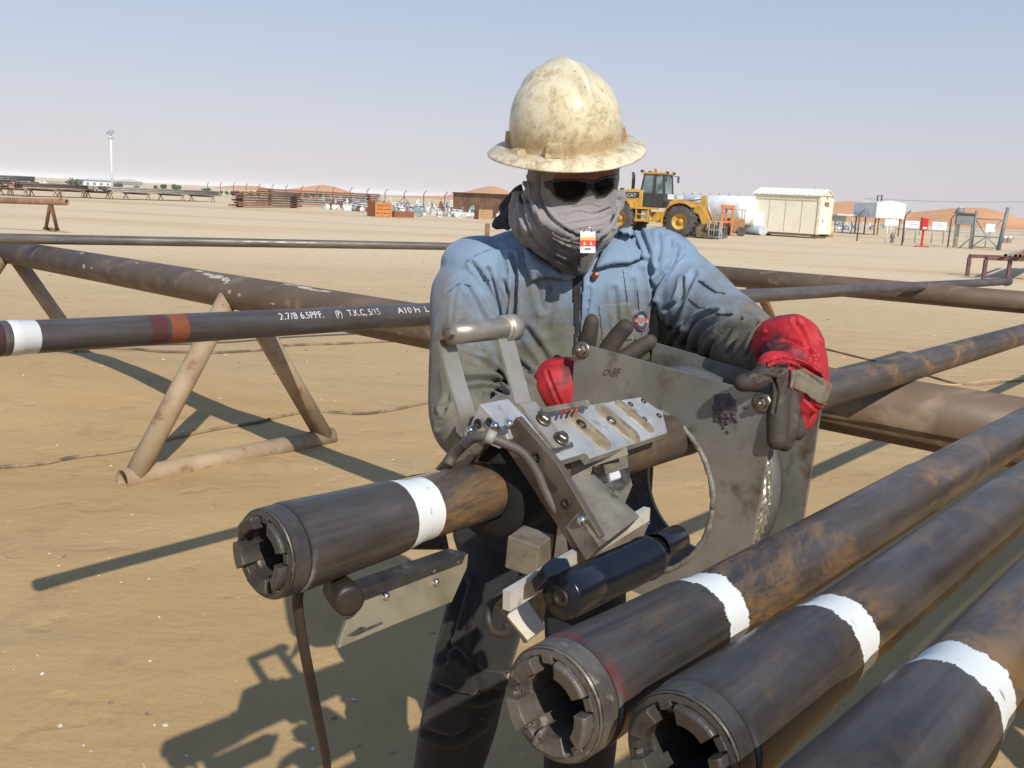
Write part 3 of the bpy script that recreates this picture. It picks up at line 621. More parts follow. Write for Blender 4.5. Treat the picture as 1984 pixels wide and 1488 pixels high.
for k in range(270):
    x = 624 + 352 * r_.rand(); t = r_.rand() ** 1.2; ybase = np.interp(x, [628, 760, 975], [409, 419, 424]); yb = ybase - 20 * t - (4 if x < 700 else 0); q = G(x, yb)
    if 722 < x < 768 and t < .55: continue
    kd = r_.randint(4); mi = r_.choice([0, 0, 0, 0, 1, 1, 2, 3]); key = (kd, mi)
    if key not in me_c: me_c[key] = obj('fitting', fitting(kd, None), fm[mi]); o = me_c[key]
    else: o = me_c[key].copy(); COL.objects.link(o)
    o.location = Vector([float(q[0]), float(q[1]), 0]); o.rotation_euler = (0, 0, r_.rand() * 3); s_ = .6 + .65 * r_.rand(); o.scale = (s_, s_, s_ * (1.0 + .35 * t))
    nm = ['white', 'dark grey', 'rusty', 'grey-green'][mi]; wh = 'near the brown pipe stack' if x < 720 else ('beside the orange crate' if x < 800 else ('in the middle rows' if x < 880 else 'before the rusty tank')); tag(o, '%s %s %s, %s' % (nm, ['flanged valve standing', 'flanged spool lying', 'tee fitting', 'slim spindle standing'][kd], wh, 'front half of the rows' if t < .4 else 'back half of the rows'), 'fitting', '%s %s %s' % (nm, ['valves', 'spools', 'tees', 'spindles'][kd], wh))
def crate(x0, x1, yb, H, label, m, slats=True):
    a, b = G(x0, yb), G(x1, yb + 1); ax = nz(b - a); L = np.linalg.norm(b - a); bk = A_([-ax[1], ax[0], 0]); T = thing('crate', (a + b) / 2, label, 'crate')
    for j in range(4): obj('board', MB().box((a + b) / 2 + A_([0, 0, H * (j + .5) / 4]), (L, .04, H / 4 * .86), (ax, bk, A_([0, 0, 1.]))), m, T)
    for e in (0, L / 2, L): obj('batten', MB().box(a + ax * e - bk * .04 + A_([0, 0, H / 2]), (.1, .04, H), (ax, bk, A_([0, 0, 1.]))), m, T)
    obj('body', MB().prism([a + bk * .05, b + bk * .05, b + bk * 1.1, a + bk * 1.1], (0, 0, H * .97)), mat('crate_inner', lin((170, 100, 60))), T)
crate(727, 757, 420, 1.0, 'orange wooden crate in front of the white fittings', mat('orange_wood', lin((204, 140, 82)), lin((178, 112, 64)), sc=3))
crate(928, 952, 425, .75, 'tan wooden box at the right end of the fittings', mat('tan_wood', lin((190, 152, 112)), sc=3))
crate(764, 800, 421, .42, 'low brown pallet box right of the orange crate', mat('brown_wood', lin((160, 104, 78)), sc=3))
# ------------------------------------------------------------------ wheel loader
def loader():
    q = G(1268, 455); yaw = math.radians(-27)
    T = thing('wheel_loader', q, 'yellow articulated wheel loader with black cab parked on the sand', 'wheel loader'); T.rotation_euler = (0, 0, yaw); T.scale = (1.06,) * 3
    def p(name, mb, m, par=None, bevel=.0): return obj(name, mb, m, par or T, True, bevel)
    fxw, rxw, R = 1.72, -1.62, .80
    for x_, lb in ((fxw, 0), (rxw, 1)):
        for s_ in (-1, 1):
            mb = MB(); y0 = s_ * 1.0 - .3; pr = [(0, .42), (0, R * .86), (.05, R * .96), (.14, R), (.46, R), (.55, R * .96), (.6, R * .86), (.6, .42)]
            mb.lathe(pr, (x_, y0, R), (0, 1, 0), 36)
            for k in range(22):
                a = 2 * math.pi * k / 22; mb.box((x_ + (R + .008) * math.cos(a), y0 + .3, R + (R + .008) * math.sin(a)), (.06, .5, .09), (A_([math.cos(a), 0, math.sin(a)]), A_([0, 1., 0]), A_([-math.sin(a), 0, math.cos(a)])))
            tyre = p('tyre', mb, RUB); tyre.name = 'wheel'
            rm = MB(); rm.lathe([(.06, .43), (.1, .40), (.2, .3), (.22, .16), (.12, .15), (.12, 0)], (x_, y0, R), (0, 1, 0), 28); rm.lathe([(.06, .43), (.1, .40), (.2, .3), (.22, .16), (.12, .15), (.12, 0)], (x_, y0 + .6, R), (0, -1, 0), 28); p('rim', rm, YEL, tyre)
    # rear body / engine hood
    mb = MB(); mb.prism([(-3.15, -.75, .75), (-3.2, -.75, 1.75), (-2.9, -.75, 2.15), (-1.1, -.75, 2.35), (-.55, -.75, 2.3), (-.55, -.75, 1.4), (-.75, -.75, 1.2), (-.85, -.75, .75), (-1.0, -.75, 1.55), (-1.3, -.75, 1.78), (-1.95, -.75, 1.78), (-2.3, -.75, 1.5), (-2.5, -.75, .75)], (0, 1.5, 0)); p('engine_hood', mb, YEL, None, .03)
    mb = MB(); mb.prism([(-.95, -1.18, 1.35), (-1.1, -1.18, 1.72), (-1.35, -1.18, 1.86), (-1.95, -1.18, 1.86), (-2.3, -1.18, 1.62), (-2.55, -1.18, 1.1), (-2.48, -1.18, 1.05), (-2.2, -1.18, 1.54), (-1.9, -1.18, 1.78), (-1.4, -1.18, 1.78), (-1.18, -1.18, 1.65), (-1.05, -1.18, 1.3)], (0, 2.36, 0)); p('rear_fender', mb, YEL)
    p('stripe_panel', MB().prism([(-1.75, -.765, 2.16), (-.75, -.765, 2.2), (-.75, -.765, 1.9), (-1.4, -.765, 1.85)], (0, .02, 0)), BLK)
    v, f = text_mesh('CAT', .26); vv = np.stack([-1.42 + v[:, 0], np.full(len(v), -.775), 1.93 + v[:, 1]], 1); obj('lettering', (vv, f), WH, T, True)
    p('frame', MB().box((-1.2, 0, .95), (3.0, .9, .5)).box((1.1, 0, .95), (1.9, .8, .55)), YEL, None, .03)
    p('side_step', MB().box((-.4, -1.0, .75), (.75, .35, .12)).box((-.4, -1.0, 1.05), (.7, .3, .06)).box((-.72, -1.0, 1.0), (.06, .3, .7)).box((-.05, -1.0, 1.0), (.06, .3, .7)).box((-.4, -.9, 1.38), (1.5, .55, .1)), YEL)
    p('tank', MB().box((-.25, -.85, 1.0), (.45, .3, .5)), WH)
    p('exhaust', MB().tube([(-1.35, -.15, 2.3), (-1.35, -.15, 3.1), (-1.42, -.15, 3.22)], [.09, .09, .07], 12), BLK)
    p('air_cleaner', MB().cyl((-2.1, .2, 2.2), (-2.1, .2, 2.4), .12, 12), BLK)
    # cab
    p('cab_base', MB().prism([(-.6, -.72, 1.42), (.42, -.72, 1.42), (.62, -.72, 1.75), (.6, -.72, 2.15), (-.72, -.72, 2.2), (-.72, -.72, 1.6)], (0, 1.44, 0)), BLK, None, .02)
    mb = MB()
    B0 = {-1: (-.70, -.72), 1: (.62, -.72)}
    def pil(a, b, w_=.08): mb.bar(a, b, w_, w_)
    for y_ in (-.7, .7):
        pil((-.70, y_, 2.15), (-.55, y_ * .93, 3.15)); pil((.62, y_, 2.1), (.5, y_ * .93, 3.15)); pil((.05, y_, 2.15), (.05, y_ * .93, 3.15), .11)
    pil((.62, -.7, 2.12), (.62, .7, 2.12)); pil((-.7, -.7, 2.18), (-.7, .7, 2.18))
    p('cab_frame', mb, BLK)
    g_ = MB(); g_.prism([(-.66, -.68, 2.2), (.58, -.68, 2.15), (.47, -.64, 3.14), (-.52, -.64, 3.14)], (0, .02, 0)); g_.prism([(-.66, .68, 2.2), (.58, .68, 2.15), (.47, .64, 3.14), (-.52, .64, 3.14)], (0, -.02, 0)); g_.prism([(.61, -.66, 2.15), (.61, .66, 2.15), (.49, .62, 3.14), (.49, -.62, 3.14)], (-.02, 0, 0)); p('cab_window', g_, GLS)
    p('seat', MB().box((-.25, 0, 2.35), (.5, .5, .15)).box((-.48, 0, 2.7), (.12, .5, .7)), BLK, None, .03)
    p('cab_roof', MB().box((-.03, 0, 3.2), (1.32, 1.5, .1)), YEL, None, .03)
    p('beacon', MB().cyl((-.2, 0, 3.26), (-.2, 0, 3.34), .08, 12).ell((-.2, 0, 3.4), (.06, .06, .09)), mat('beacon_red', (.6, .12, .05), rough=.3))
    for s_ in (-1, 1):
        p('work_lamp', MB().box((-.72, s_ * .6, 3.28), (.14, .2, .14)).box((.64, s_ * .55, 3.25), (.12, .2, .12)), BLK)
        p('mirror', MB().tube([(.6, s_ * .72, 3.1), (.75, s_ * .98, 3.12)], .02, 6).box((.76, s_ * 1.0, 2.95), (.05, .2, .35)), BLK)
        p('headlight', MB().box((1.0, s_ * .78, 2.02), (.25, .26, .26)).tube([(1.0, s_ * .78, 1.95), (.95, s_ * .6, 1.5)], .03, 6), WH)
    # front fender, loader arms, tilt cylinder
    for s_ in (-1, 1):
        mb = MB(); n = 10; o_ = []; i_ = []
        for k in range(n + 1):
            a = math.radians(200 - 150 * k / n); o_.append((fxw + .98 * math.cos(a), 0, R + .98 * math.sin(a))); i_.append((fxw + .93 * math.cos(a), 0, R + .93 * math.sin(a)))
        mb.prism([A_(q_) + A_([0, s_ * 1.0 - .34, 0]) for q_ in o_ + i_[::-1]], (0, .68, 0)); p('front_fender', mb, YEL)
        arm = [(.82, 1.62), (1.0, 1.92), (1.6, 1.9), (2.5, 1.75), (3.0, 1.2), (3.3, .45), (3.1, .25), (2.85, .5), (2.5, 1.2), (1.8, 1.45), (1.1, 1.5)]
        p('loader_arm', MB().prism([(a_, s_ * .62 - .06, b_) for a_, b_ in arm], (0, .12, 0)), YEL, None, .015)
    p('cross_member', MB().box((2.55, 0, 1.4), (.35, 1.2, .3)).prism([(2.3, -.12, 1.3), (2.45, -.12, 2.15), (2.7, -.12, 2.2), (2.75, -.12, 1.3)], (0, .24, 0)), YEL, None, .02)
    p('tilt_cylinder', MB().tube([(.9, 0, 1.75), (2.5, 0, 2.05)], .09, 12).tube([(2.6, 0, 2.05), (3.15, 0, .8)], .06, 8), GAL)
    p('bucket', MB().prism([(2.7, -1.35, .08), (2.62, -1.35, .5), (2.85, -1.35, .72), (3.05, -1.35, .7), (2.9, -1.35, .35), (3.6, -1.35, .12), (3.6, -1.35, .04)], (0, 2.7, 0)), mat('worn_bucket', lin((92, 80, 66)), lin((130, 112, 84)), sc=3, rough=.6))
    return T
loader()
# cage of tools in front of the loader
a = G(1372, 463); T = thing('wire_cage', a, 'small open wire cage rack standing in front of the loader', 'rack'); mb = MB(); W, D_, H = .62 * 1.1, .5, .95
for x_ in (0, W):
    for y_ in (0, D_): mb.box(a + A_([x_, y_, H / 2]), (.04, .04, H))
for z_ in (.12, .5, H):
    mb.box(a + A_([W / 2, 0, z_]), (W, .03, .03)).box(a + A_([W / 2, D_, z_]), (W, .03, .03)).box(a + A_([0, D_ / 2, z_]), (.03, D_, .03)).box(a + A_([W, D_ / 2, z_]), (.03, D_, .03))
for k in range(1, 5): mb.box(a + A_([W * k / 5, 0, .5]), (.012, .012, .85))
obj('frame', mb, GAL, T)
tag(obj('gas_cylinders', MB().cyl(a + A_([.2, .25, .13]), a + A_([.2, .25, .8]), .1, 12).cyl(a + A_([.47, .25, .13]), a + A_([.47, .25, .75]), .1, 12), BLK), 'pair of dark cylinders standing inside the wire cage', 'cylinder')
# white road tank behind the loader
a = CAM + ray(1296, HZ(1296)) * 74; b = CAM + ray(1432, HZ(1432)) * 66; a[2] = b[2] = 0; ax = nz(b - a); bk = A_([-ax[1], ax[0], 0]); L = np.linalg.norm(b - a)
T = thing('storage_tank', (a + b) / 2, 'white horizontal storage tank with lettering behind the loader', 'tank'); R = .98; zc = (HZ(1340) - 377) / 1884 * 72 + 1.5 - R
mb = MB(); mb.lathe([(-.35, 0), (-.3, R * .5), (-.12, R * .88), (0, R), (L, R), (L + .12, R * .88), (L + .3, R * .5), (L + .35, 0)], a + A_([0, 0, zc]) + bk * .8, ax, 40); obj('shell', mb, mat('tank_white', (.82, .83, .82), (.7, .7, .69), sc=1, rough=.4), T)
for f in (.12, .5, .88): obj('saddle', MB().box(a + ax * L * f + bk * .8 + A_([0, 0, (zc - .6) / 2]), (.25, 1.5, zc - .5), (ax, bk, A_([0, 0, 1.]))), GAL, T)
for k in range(7): obj('top_fitting', MB().cyl(a + ax * L * (.08 + .13 * k) + bk * .8 + A_([0, 0, zc + R - .02]), a + ax * L * (.08 + .13 * k) + bk * .8 + A_([0, 0, zc + R + .18]), .07, 10), GAL, T)
v, f = text_mesh('T IT', .55); vv = np.array([a + bk * (.8 - R * math.cos(.1) - .012) + ax * (L * .72 + p_[0]) + A_([0, 0, zc - .75 + p_[1]]) for p_ in v]); vv[:, :2] += (nz(bk)[:2] * .0); 
obj('lettering', (vv - bk * .0, f), mat('faded_letters', (.5, .5, .52)), T)
# orange forklift mast
a = G(1399, 449.); T = thing('forklift', a + A_([0, 2, 0]), 'orange forklift mast and body right of the white tank', 'forklift'); OR = mat('forklift_orange', lin((214, 134, 68)), lin((186, 108, 54)), sc=3, rough=.5); a = CAM + ray(1400, HZ(1400)) * 60; a[2] = 0; s_ = 60 / 1850; Hm = (HZ(1410) - 397) / 1884 * 60 + 1.5
for dx in (0, 9, 20): obj('mast_rail', MB().box(a + A_([dx * s_, (dx == 9) * .3, Hm / 2 - .05]), (.11, .14, Hm - .1)), OR, T)
obj('mast_crossbar', MB().box(a + A_([10 * s_, 0, Hm - .12]), (26 * s_, .16, .22)).box(a + A_([10 * s_, 0, Hm * .45]), (24 * s_, .1, .12)), OR, T)
obj('overhead_guard', MB().box(a + A_([.95, .8, Hm - .25]), (1.2, 1.0, .08)).box(a + A_([1.5, .4, Hm - .8]), (.06, .06, 1.1)).box(a + A_([1.5, 1.2, Hm - .8]), (.06, .06, 1.1)), GAL, T)
obj('body', MB().box(a + A_([.95, .8, .65]), (1.2, 1.0, .9)), mat('forklift_brown', lin((168, 124, 84))), T, bevel=.08)
for k in (.5, 1.35): obj('wheel', MB().cyl(a + A_([k, .2, .3]), a + A_([k, .45, .3]), .3, 18), RUB, T)
a = G(1392, 453.5); tag(obj('skip_box', MB().prism([a, a + A_([.95, .1, 0]), a + A_([.9, .9, 0]), a + A_([-.05, .8, 0])], (0, 0, .42)), mat('blue_paint', lin((62, 140, 206)), sc=3, rough=.5), loc=a), 'low bright blue box on the sand below the forklift mast', 'box')
# white pipes / cylinders behind the cabin
a = CAM + ray(1424, HZ(1424)) * 70; b = CAM + ray(1475, HZ(1475)) * 66; a[2] = b[2] = 0
tag(obj('storage_tank', MB().tube([a + A_([0, 0, .95]), b + A_([0, 0, .95])], .55, 24), mat('tank_mint', (.72, .8, .74), rough=.4)), 'pale mint horizontal tank between the forklift and the cabin', 'tank')
tag(obj('storage_tank', MB().tube([a + A_([0, -1, .35]), b + A_([0, -1, .35])], .33, 24), mat('tank_bluegrey', (.5, .55, .6), rough=.4)), 'low blue-grey pipe lying under the pale mint tank', 'tank')
r_ = np.random.RandomState(21)
for k in range(46):
    if k < 16: x, yb = 1424 + 38 * r_.rand(), 442 + 10 * r_.rand()
    else: x, yb = 1612 + 118 * r_.rand(), 436 + 11 * r_.rand()
    q = G(x, yb); kd = r_.randint(4); mi = r_.choice([0, 0, 1, 1, 3]); key = (kd, mi)
    if key not in me_c: me_c[key] = obj('fitting', fitting(kd, None), fm[mi]); o = me_c[key]
    else: o = me_c[key].copy(); COL.objects.link(o)
    o.location = Vector([float(q[0]), float(q[1]), 0]); o.rotation_euler = (0, 0, r_.rand() * 3); o.scale = (1.1,) * 3
    w_ = 'beside the beige cabin' if k < 16 else 'below the elevated white tank'; nm = ['white', 'dark grey', 'rusty', 'grey-green'][mi]
    tag(o, '%s %s among the equipment %s' % (nm, ['flanged valve', 'flanged spool', 'tee fitting', 'slim spindle'][kd], w_), 'fitting', '%s %s %s' % (nm, ['valves', 'spools', 'tees', 'spindles'][kd], w_))
# ------------------------------------------------------------------ beige cabin
c0 = G(1581, 462.5); lx = nz(A_([-.82, .57, 0])); ex = nz(A_([.57, .82, 0])); Lc, Wc = 4.55, 2.75; Hc = 2.85; zb = .28; Z = A_([0, 0, 1.])
T = thing('portable_cabin', c0, 'beige portable cabin with corrugated white roof and a white door in its end wall', 'cabin'); BE = mat('beige_panel', lin((242, 235, 214)), lin((234, 226, 204)), sc=1.2, rough=.55, bump=.05)
obj('wall', MB().prism([c0 + Z * zb, c0 + lx * Lc + Z * zb, c0 + lx * Lc + ex * Wc + Z * zb, c0 + ex * Wc + Z * zb], Z * (Hc - zb)), BE, T, bevel=.02)
mb = MB()
for k in range(1, 4): mb.box(c0 + lx * Lc * k / 4 + Z * (Hc / 2 + .1) - ex * .012, (.05, .03, Hc - .6), (lx, ex, Z))
mb.box(c0 + lx * Lc / 2 + Z * (Hc - .32) - ex * .02, (Lc, .05, .07), (lx, ex, Z)); obj('panel_seam', mb, mat('seam', lin((226, 215, 188))), T)
obj('corner_post', MB().box(c0 + Z * (Hc / 2 + zb / 2), (.14, .14, Hc - zb + .02), (lx, ex, Z)).box(c0 + lx * Lc + Z * (Hc / 2 + zb / 2), (.12, .12, Hc - zb + .02), (lx, ex, Z)).box(c0 + ex * Wc + Z * (Hc / 2 + zb / 2), (.12, .12, Hc - zb + .02), (lx, ex, Z)), mat('cream', lin((246, 238, 212)), sc=2), T)
obj('skid', MB().box(c0 + lx * Lc / 2 + Z * .21 + ex * .1, (Lc + .3, .14, .14), (lx, ex, Z)).box(c0 + lx * Lc / 2 + Z * .21 + ex * (Wc - .1), (Lc, .14, .14), (lx, ex, Z)).box(c0 + lx * .3 + ex * Wc / 2 + Z * .07, (.2, Wc, .14), (lx, ex, Z)).box(c0 + lx * (Lc - .3) + ex * Wc / 2 + Z * .07, (.2, Wc, .14), (lx, ex, Z)), mat('skid_brown', lin((120, 100, 80))), T)
mb = MB(); n = 15; rp = .42
for k in range(n):
    for (e, wz, th) in ((k / n, .5, 0), ((k + .5) / n, .5, .05)):
        a0 = c0 - lx * .15 + lx * (Lc + .3) * e; st = lx * (Lc + .3) * (wz / n)
        mb.prism([a0 - ex * .15 + Z * (Hc + th), a0 + ex * Wc / 2 + Z * (Hc + rp + th), a0 + ex * (Wc + .15) + Z * (Hc + th), a0 + ex * (Wc + .15) + Z * (Hc - .04), a0 + ex * Wc / 2 + Z * (Hc + rp - .06), a0 - ex * .15 + Z * (Hc - .04)], st)
obj('roof', mb, mat('roof_white', (.85, .85, .8), rough=.5), T)
obj('gable', MB().prism([c0 + Z * (Hc + .01) + lx * .02, c0 + ex * Wc / 2 + Z * (Hc + rp - .03) + lx * .02, c0 + ex * Wc + Z * (Hc + .01) + lx * .02], -lx * .1), _mc['cream'], T)
dr = obj('door', MB().box(c0 + ex * Wc * .42 + Z * 1.25 - lx * .02, (.06, .95, 1.9), (lx, ex, Z)), mat('door_white', (.85, .85, .83), rough=.4), T, bevel=.01); obj('handle', MB().box(c0 + ex * Wc * .27 + Z * 1.2 - lx * .07, (.06, .04, .16), (lx, ex, Z)), BLK, dr)
obj('awning_window', MB().box(c0 + ex * Wc * .52 + Z * 2.3 - lx * .03, (.07, .8, .3), (lx, ex, Z)), mat('vent_brown', lin((150, 130, 96))), T); obj('wall_lamp', MB().ell(c0 + ex * Wc * .5 + Z * 2.72 - lx * .06, .07), GAL, T)
q = G(1611, 460) + A_([.2, 1.2, 0]); tag(obj('barrel', MB().cyl(q, q + Z * .9, .3, 18), mat('barrel_tan', lin((222, 190, 140))), loc=q), 'tan drum standing behind the right corner of the cabin', 'drum')
# elevated white tank and shelter
a = CAM + ray(1652, HZ(1652)) * 96; b = CAM + ray(1696, HZ(1696)) * 88; a[2] = b[2] = 0; ax = nz(b - a); bk = nz(A_([-ax[1], ax[0], 0])); L = np.linalg.norm(b - a); zt = (HZ(1675) - 393) / 1884 * 92 + 1.5; z0 = (HZ(1675) - 421) / 1884 * 92 + 1.5
T = thing('elevated_tank', (a + b) / 2, 'white boxy water tank raised on legs before the dunes', 'water tank'); obj('tank', MB().prism([a + Z * z0, b + Z * z0, b + bk * 2.6 + Z * z0, a + bk * 2.6 + Z * z0], Z * (zt - z0)), mat('tank_boxwhite', (.78, .82, .84), sc=1), T, bevel=.03)
obj('roof', MB().prism([a - bk * .1 + Z * zt, a + bk * 1.3 + Z * (zt + .25), a + bk * 2.7 + Z * zt], b - a), WH, T)
for e in (.08, .5, .92):
    for g in (.2, 2.4): obj('leg', MB().tube([a + ax * L * e + bk * g, a + ax * L * e + bk * g + Z * z0], .07, 8), rust_m, T)
for e in (.45, .62): obj('vent_pipe', MB().tube([a + ax * L * e + bk * 1.2 + Z * zt, a + ax * L * e + bk * 1.2 + Z * (zt + .75)], .07, 8), BLK, T)
obj('top_rail', MB().box(a + ax * L * .54 + bk * 1.2 + Z * (zt + .72), (L * .24, .06, .06), (ax, bk, Z)), BLK, T)
a = CAM + ray(1612, HZ(1612)) * 98; b = CAM + ray(1646, HZ(1646)) * 92; a[2] = b[2] = 0; ax = nz(b - a); T = thing('shelter', (a + b) / 2, 'low open shelter with flat white roof left of the elevated tank', 'shelter'); zt = (HZ(1630) - 416) / 1884 * 95 + 1.5; L = np.linalg.norm(b - a)
obj('roof', MB().box((a + b) / 2 + Z * zt, (L, 2.4, .12), (ax, nz(A_([-ax[1], ax[0], 0])), Z)), WH, T)
for e in (.03, .5, .97): obj('post', MB().tube([a + ax * L * e - A_([0, 1, 0]), a + ax * L * e - A_([0, 1, 0]) + Z * zt], .06, 8), GAL, T)
obj('back_panel', MB().box((a + b) / 2 + A_([0, 1, zt / 2 + .5]), (L, .06, zt - 1.2), (ax, nz(A_([-ax[1], ax[0], 0])), Z)), mat('panel_mint', (.55, .66, .6)), T)
q1 = A_([*(CAM + ray(1672, HZ(1672)) * 96)[:2], 0]); zl = (HZ(1672) - 385) / 1884 * 96 + 1.5; q2 = A_([*(CAM + ray(2000, HZ(2000)) * 96)[:2], (HZ(2000) - 391) / 1884 * 96 + 1.5])
tag(obj('overhead_wire', MB().tube(spline([q1 + Z * zl, (q1 + Z * zl + q2) / 2 - Z * .15, q2], 12), .02, 6), BLK), 'thin overhead wire running right from the elevated tank', 'wire')
# signs, red box, gate
def sign(x0, x1, y0, y1, xb, yb, label, posts=1, bars=3):
    a = G(xb, yb); d = pxd(a)[2][0]; s_ = d / 1850; W = (x1 - x0) * s_; zt = (HZ(x0) - y0) / 1884 * d + 1.5; zb_ = (HZ(x0) - y1) / 1884 * d + 1.5; cx_ = a[0] + ((x0 + x1) / 2 - xb) * s_
    T = thing('sign', a, label, 'sign'); c_ = A_([cx_, a[1] - .05, (zt + zb_) / 2]); obj('board', MB().box(c_, (W, .03, zt - zb_)), mat('sign_white', (.8, .81, .8), rough=.4), T)
    mb = MB()
    for k in range(bars): mb.box(c_ + A_([0, -.02, (zt - zb_) * (.25 - .25 * k)]), (W * (.35 + .3 * (k % 2)), .012, (zt - zb_) * .09))
    if bars: obj('writing', mb, mat('sign_ink', (.3, .33, .4)), T)
    for k in range(posts): obj('post', MB().tube([A_([a[0] + (k - (posts - 1) / 2) * W * .8, a[1], 0]), A_([a[0] + (k - (posts - 1) / 2) * W * .8, a[1], zt - .05])], .045, 8), WH if bars == 0 else GAL, T)
sign(1709, 1735, 424, 436, 1716, 472, 'white arrow-like board on a white post near the fence', 1, 0)
sign(1749, 1776, 427, 440, 1761, 470, 'white notice board between the white signpost and the red box', 2, 3)
sign(1801, 1829, 429, 444, 1815, 472, 'white notice board right of the red box', 2, 3)
q = G(1785, 478.5); T = thing('red_box_stand', q, 'red hose or call box on a red post before the fence', 'fire box'); RED = mat('red_paint', lin((214, 40, 34)), lin((186, 34, 30)), sc=4, rough=.4); s_ = pxd(q)[2][0] / 1850
obj('post', MB().box(q + Z * .5, (.1, .1, 1.0)), RED, T); obj('box', MB().box(q + Z * 1.35, (.38, .3, .75)), RED, T, bevel=.03); obj('base', MB().box(q + Z * .03, (.7, .5, .06)), RED, T); obj('label', MB().box(q + A_([0, -.16, 1.12]), (.22, .02, .12)), WH, T)
q = G(1728, 471); tag(obj('gate_stop', MB().lathe([(0, .12), (.3, .1), (.35, .16), (.6, .14), (.66, 0)], q, seg=14), mat('stop_grey', (.2, .19, .2)), loc=q), 'small dark bollard beside the white signpost', 'bollard')
def gate():
    a = G(1882, 482); d = pxd(a)[2][0]; s_ = d / 1850; T = thing('gate', a, 'grey tubular steel gate with braces and a white plate, standing ajar', 'gate'); zt = (HZ(1900) - 424) / 1884 * d + 1.5; W = 45 * s_; GG = mat('gate_grey', lin((128, 136, 138)), lin((108, 114, 118)), sc=5, rough=.5)
    b = a + A_([W, -.4, 0]); zl = .12
    obj('hinge_post', MB().tube([a, a + Z * (zt + .5)], .07, 10), GG, T); obj('latch_post', MB().tube([b, b + Z * (zt + .75) + A_([.25, 0, 0])], .1, 10).tube([b + A_([.15, .1, 0]), b + Z * (zt + .2) + A_([.3, .1, 0])], .06, 8), GG, T)
    mb = MB()
    for z_ in (zl, zt * .42, zt): mb.tube([a + Z * z_, b + Z * z_], .035, 8)
    mb.tube([a + Z * zl, a * .5 + b * .5 + Z * zt * .42, b + Z * zl], .035, 8).tube([a + Z * zt, a * .5 + b * .5 + Z * zt * .42, b + Z * zt], .035, 8).tube([a * .5 + b * .5 + Z * zl, a * .5 + b * .5 + Z * zt * .42], .03, 8)
    obj('frame', mb, GG, T); obj('brace', MB().tube([a + Z * .8, a + A_([-.85, -.2, 0])], .045, 8), GG, T)
    obj('plate', MB().box(a * .45 + b * .55 + A_([.05, -.08, zt * .72]), (18 * s_, .03, 15 * s_)), _mc['sign_white'], T)
    q = a + A_([.15, 2.5, 0]); T2 = thing('flood_lamp', q, 'pale lamp column with a round head behind the gate', 'lamp'); zz = (HZ(1898) - 402) / 1884 * (d + 2.5) + 1.5
    obj('pole', MB().tube([q, q + Z * zz], .1, 10), mat('pole_cream', lin((222, 220, 190))), T2); obj('lamp_head', MB().ell(q + Z * (zz - .35), (.3, .2, .3)), GG, T2)
    q = a + A_([.1, 1.6, 0]); T3 = thing('control_panel', q, 'grey panel box on a frame behind the gate', 'panel'); obj('panel', MB().box(q + Z * 1.75, (1.15, .2, .65)), GG, T3, bevel=.02); obj('canopy', MB().box(q + Z * 2.12, (1.3, .5, .06)), mat('canopy_dark', lin((110, 84, 84))), T3)
    for e in (-.5, .5): obj('post', MB().box(q + A_([e, 0, .75]), (.07, .07, 1.5)), GG, T3)
    for x, yb, lb in ((1947, 471, 'white-topped barrier block just right of the gate'), (1956, 471, 'brown and white barrier block farthest right of the gate')):
        q = G(x, yb); T4 = thing('barrier_block', q, lb, 'barrier'); obj('body', MB().prism([q + A_([-.16, 0, 0]), q + A_([.16, 0, 0]), q + A_([.13, .3, 0]), q + A_([-.13, .3, 0])], Z * .42), mat('barrier_brown', lin((160, 128, 120))), T4); obj('cap', MB().box(q + A_([0, .12, .5]), (.28, .3, .16)), WH, T4, bevel=.03)
gate()
# long low rail along the road, right
for (y0, y1, lb) in ((440, 452, 'upper horizontal rail line across the far sand, right'), (447, 463, 'lower horizontal rail line across the far sand, right')):
    a = G(1735, y0 + 6); b = G(2100, y1 + 8); q = (a + b) / 2; T = thing('guard_rail', q, lb, 'rail'); obj('rail', MB().tube([a + Z * .55, b + Z * .55], .06, 8), GAL, T)
    for k in range(9): c_ = a + (b - a) * k / 8; obj('post', MB().tube([c_, c_ + Z * .55], .05, 6), GAL, T)
# right pipe rack with pipe ends
a = G(1905, 541); d = pxd(a)[2][0]; T = thing('pipe_rack', a, 'low maroon frame rack holding pipe ends at the right edge', 'pipe rack'); MR = mat('maroon_steel', lin((96, 66, 66)), lin((120, 84, 78)), sc=4); H = .55; dx = A_([1., .02, 0])
for (e, g) in ((0, 0), (.85, .35), (1.7, .7), (.1, 1.2)): q = a + A_([e, g + .0, 0]); obj('leg', MB().box(q + Z * H / 2, (.09, .09, H)), MR, T)
obj('beam', MB().bar(a + Z * (H + .03), a + A_([2.2, .75, H + .03]), .1, .1), MR, T); obj('beam', MB().bar(a + A_([.1, 1.2, H + .03]), a + A_([2.3, 2., H + .03]), .1, .1), MR, T)
stack(a + A_([.35, -.15, 0]), A_([.6, 1.0, 0]), 12, 1, 8., .05, 'pipe lying on the maroon rack at the right edge, end towards the camera', 'pipes on the maroon rack', 0, (0, 1, 2), 9, H + .09, side=A_([1, .35, 0]))
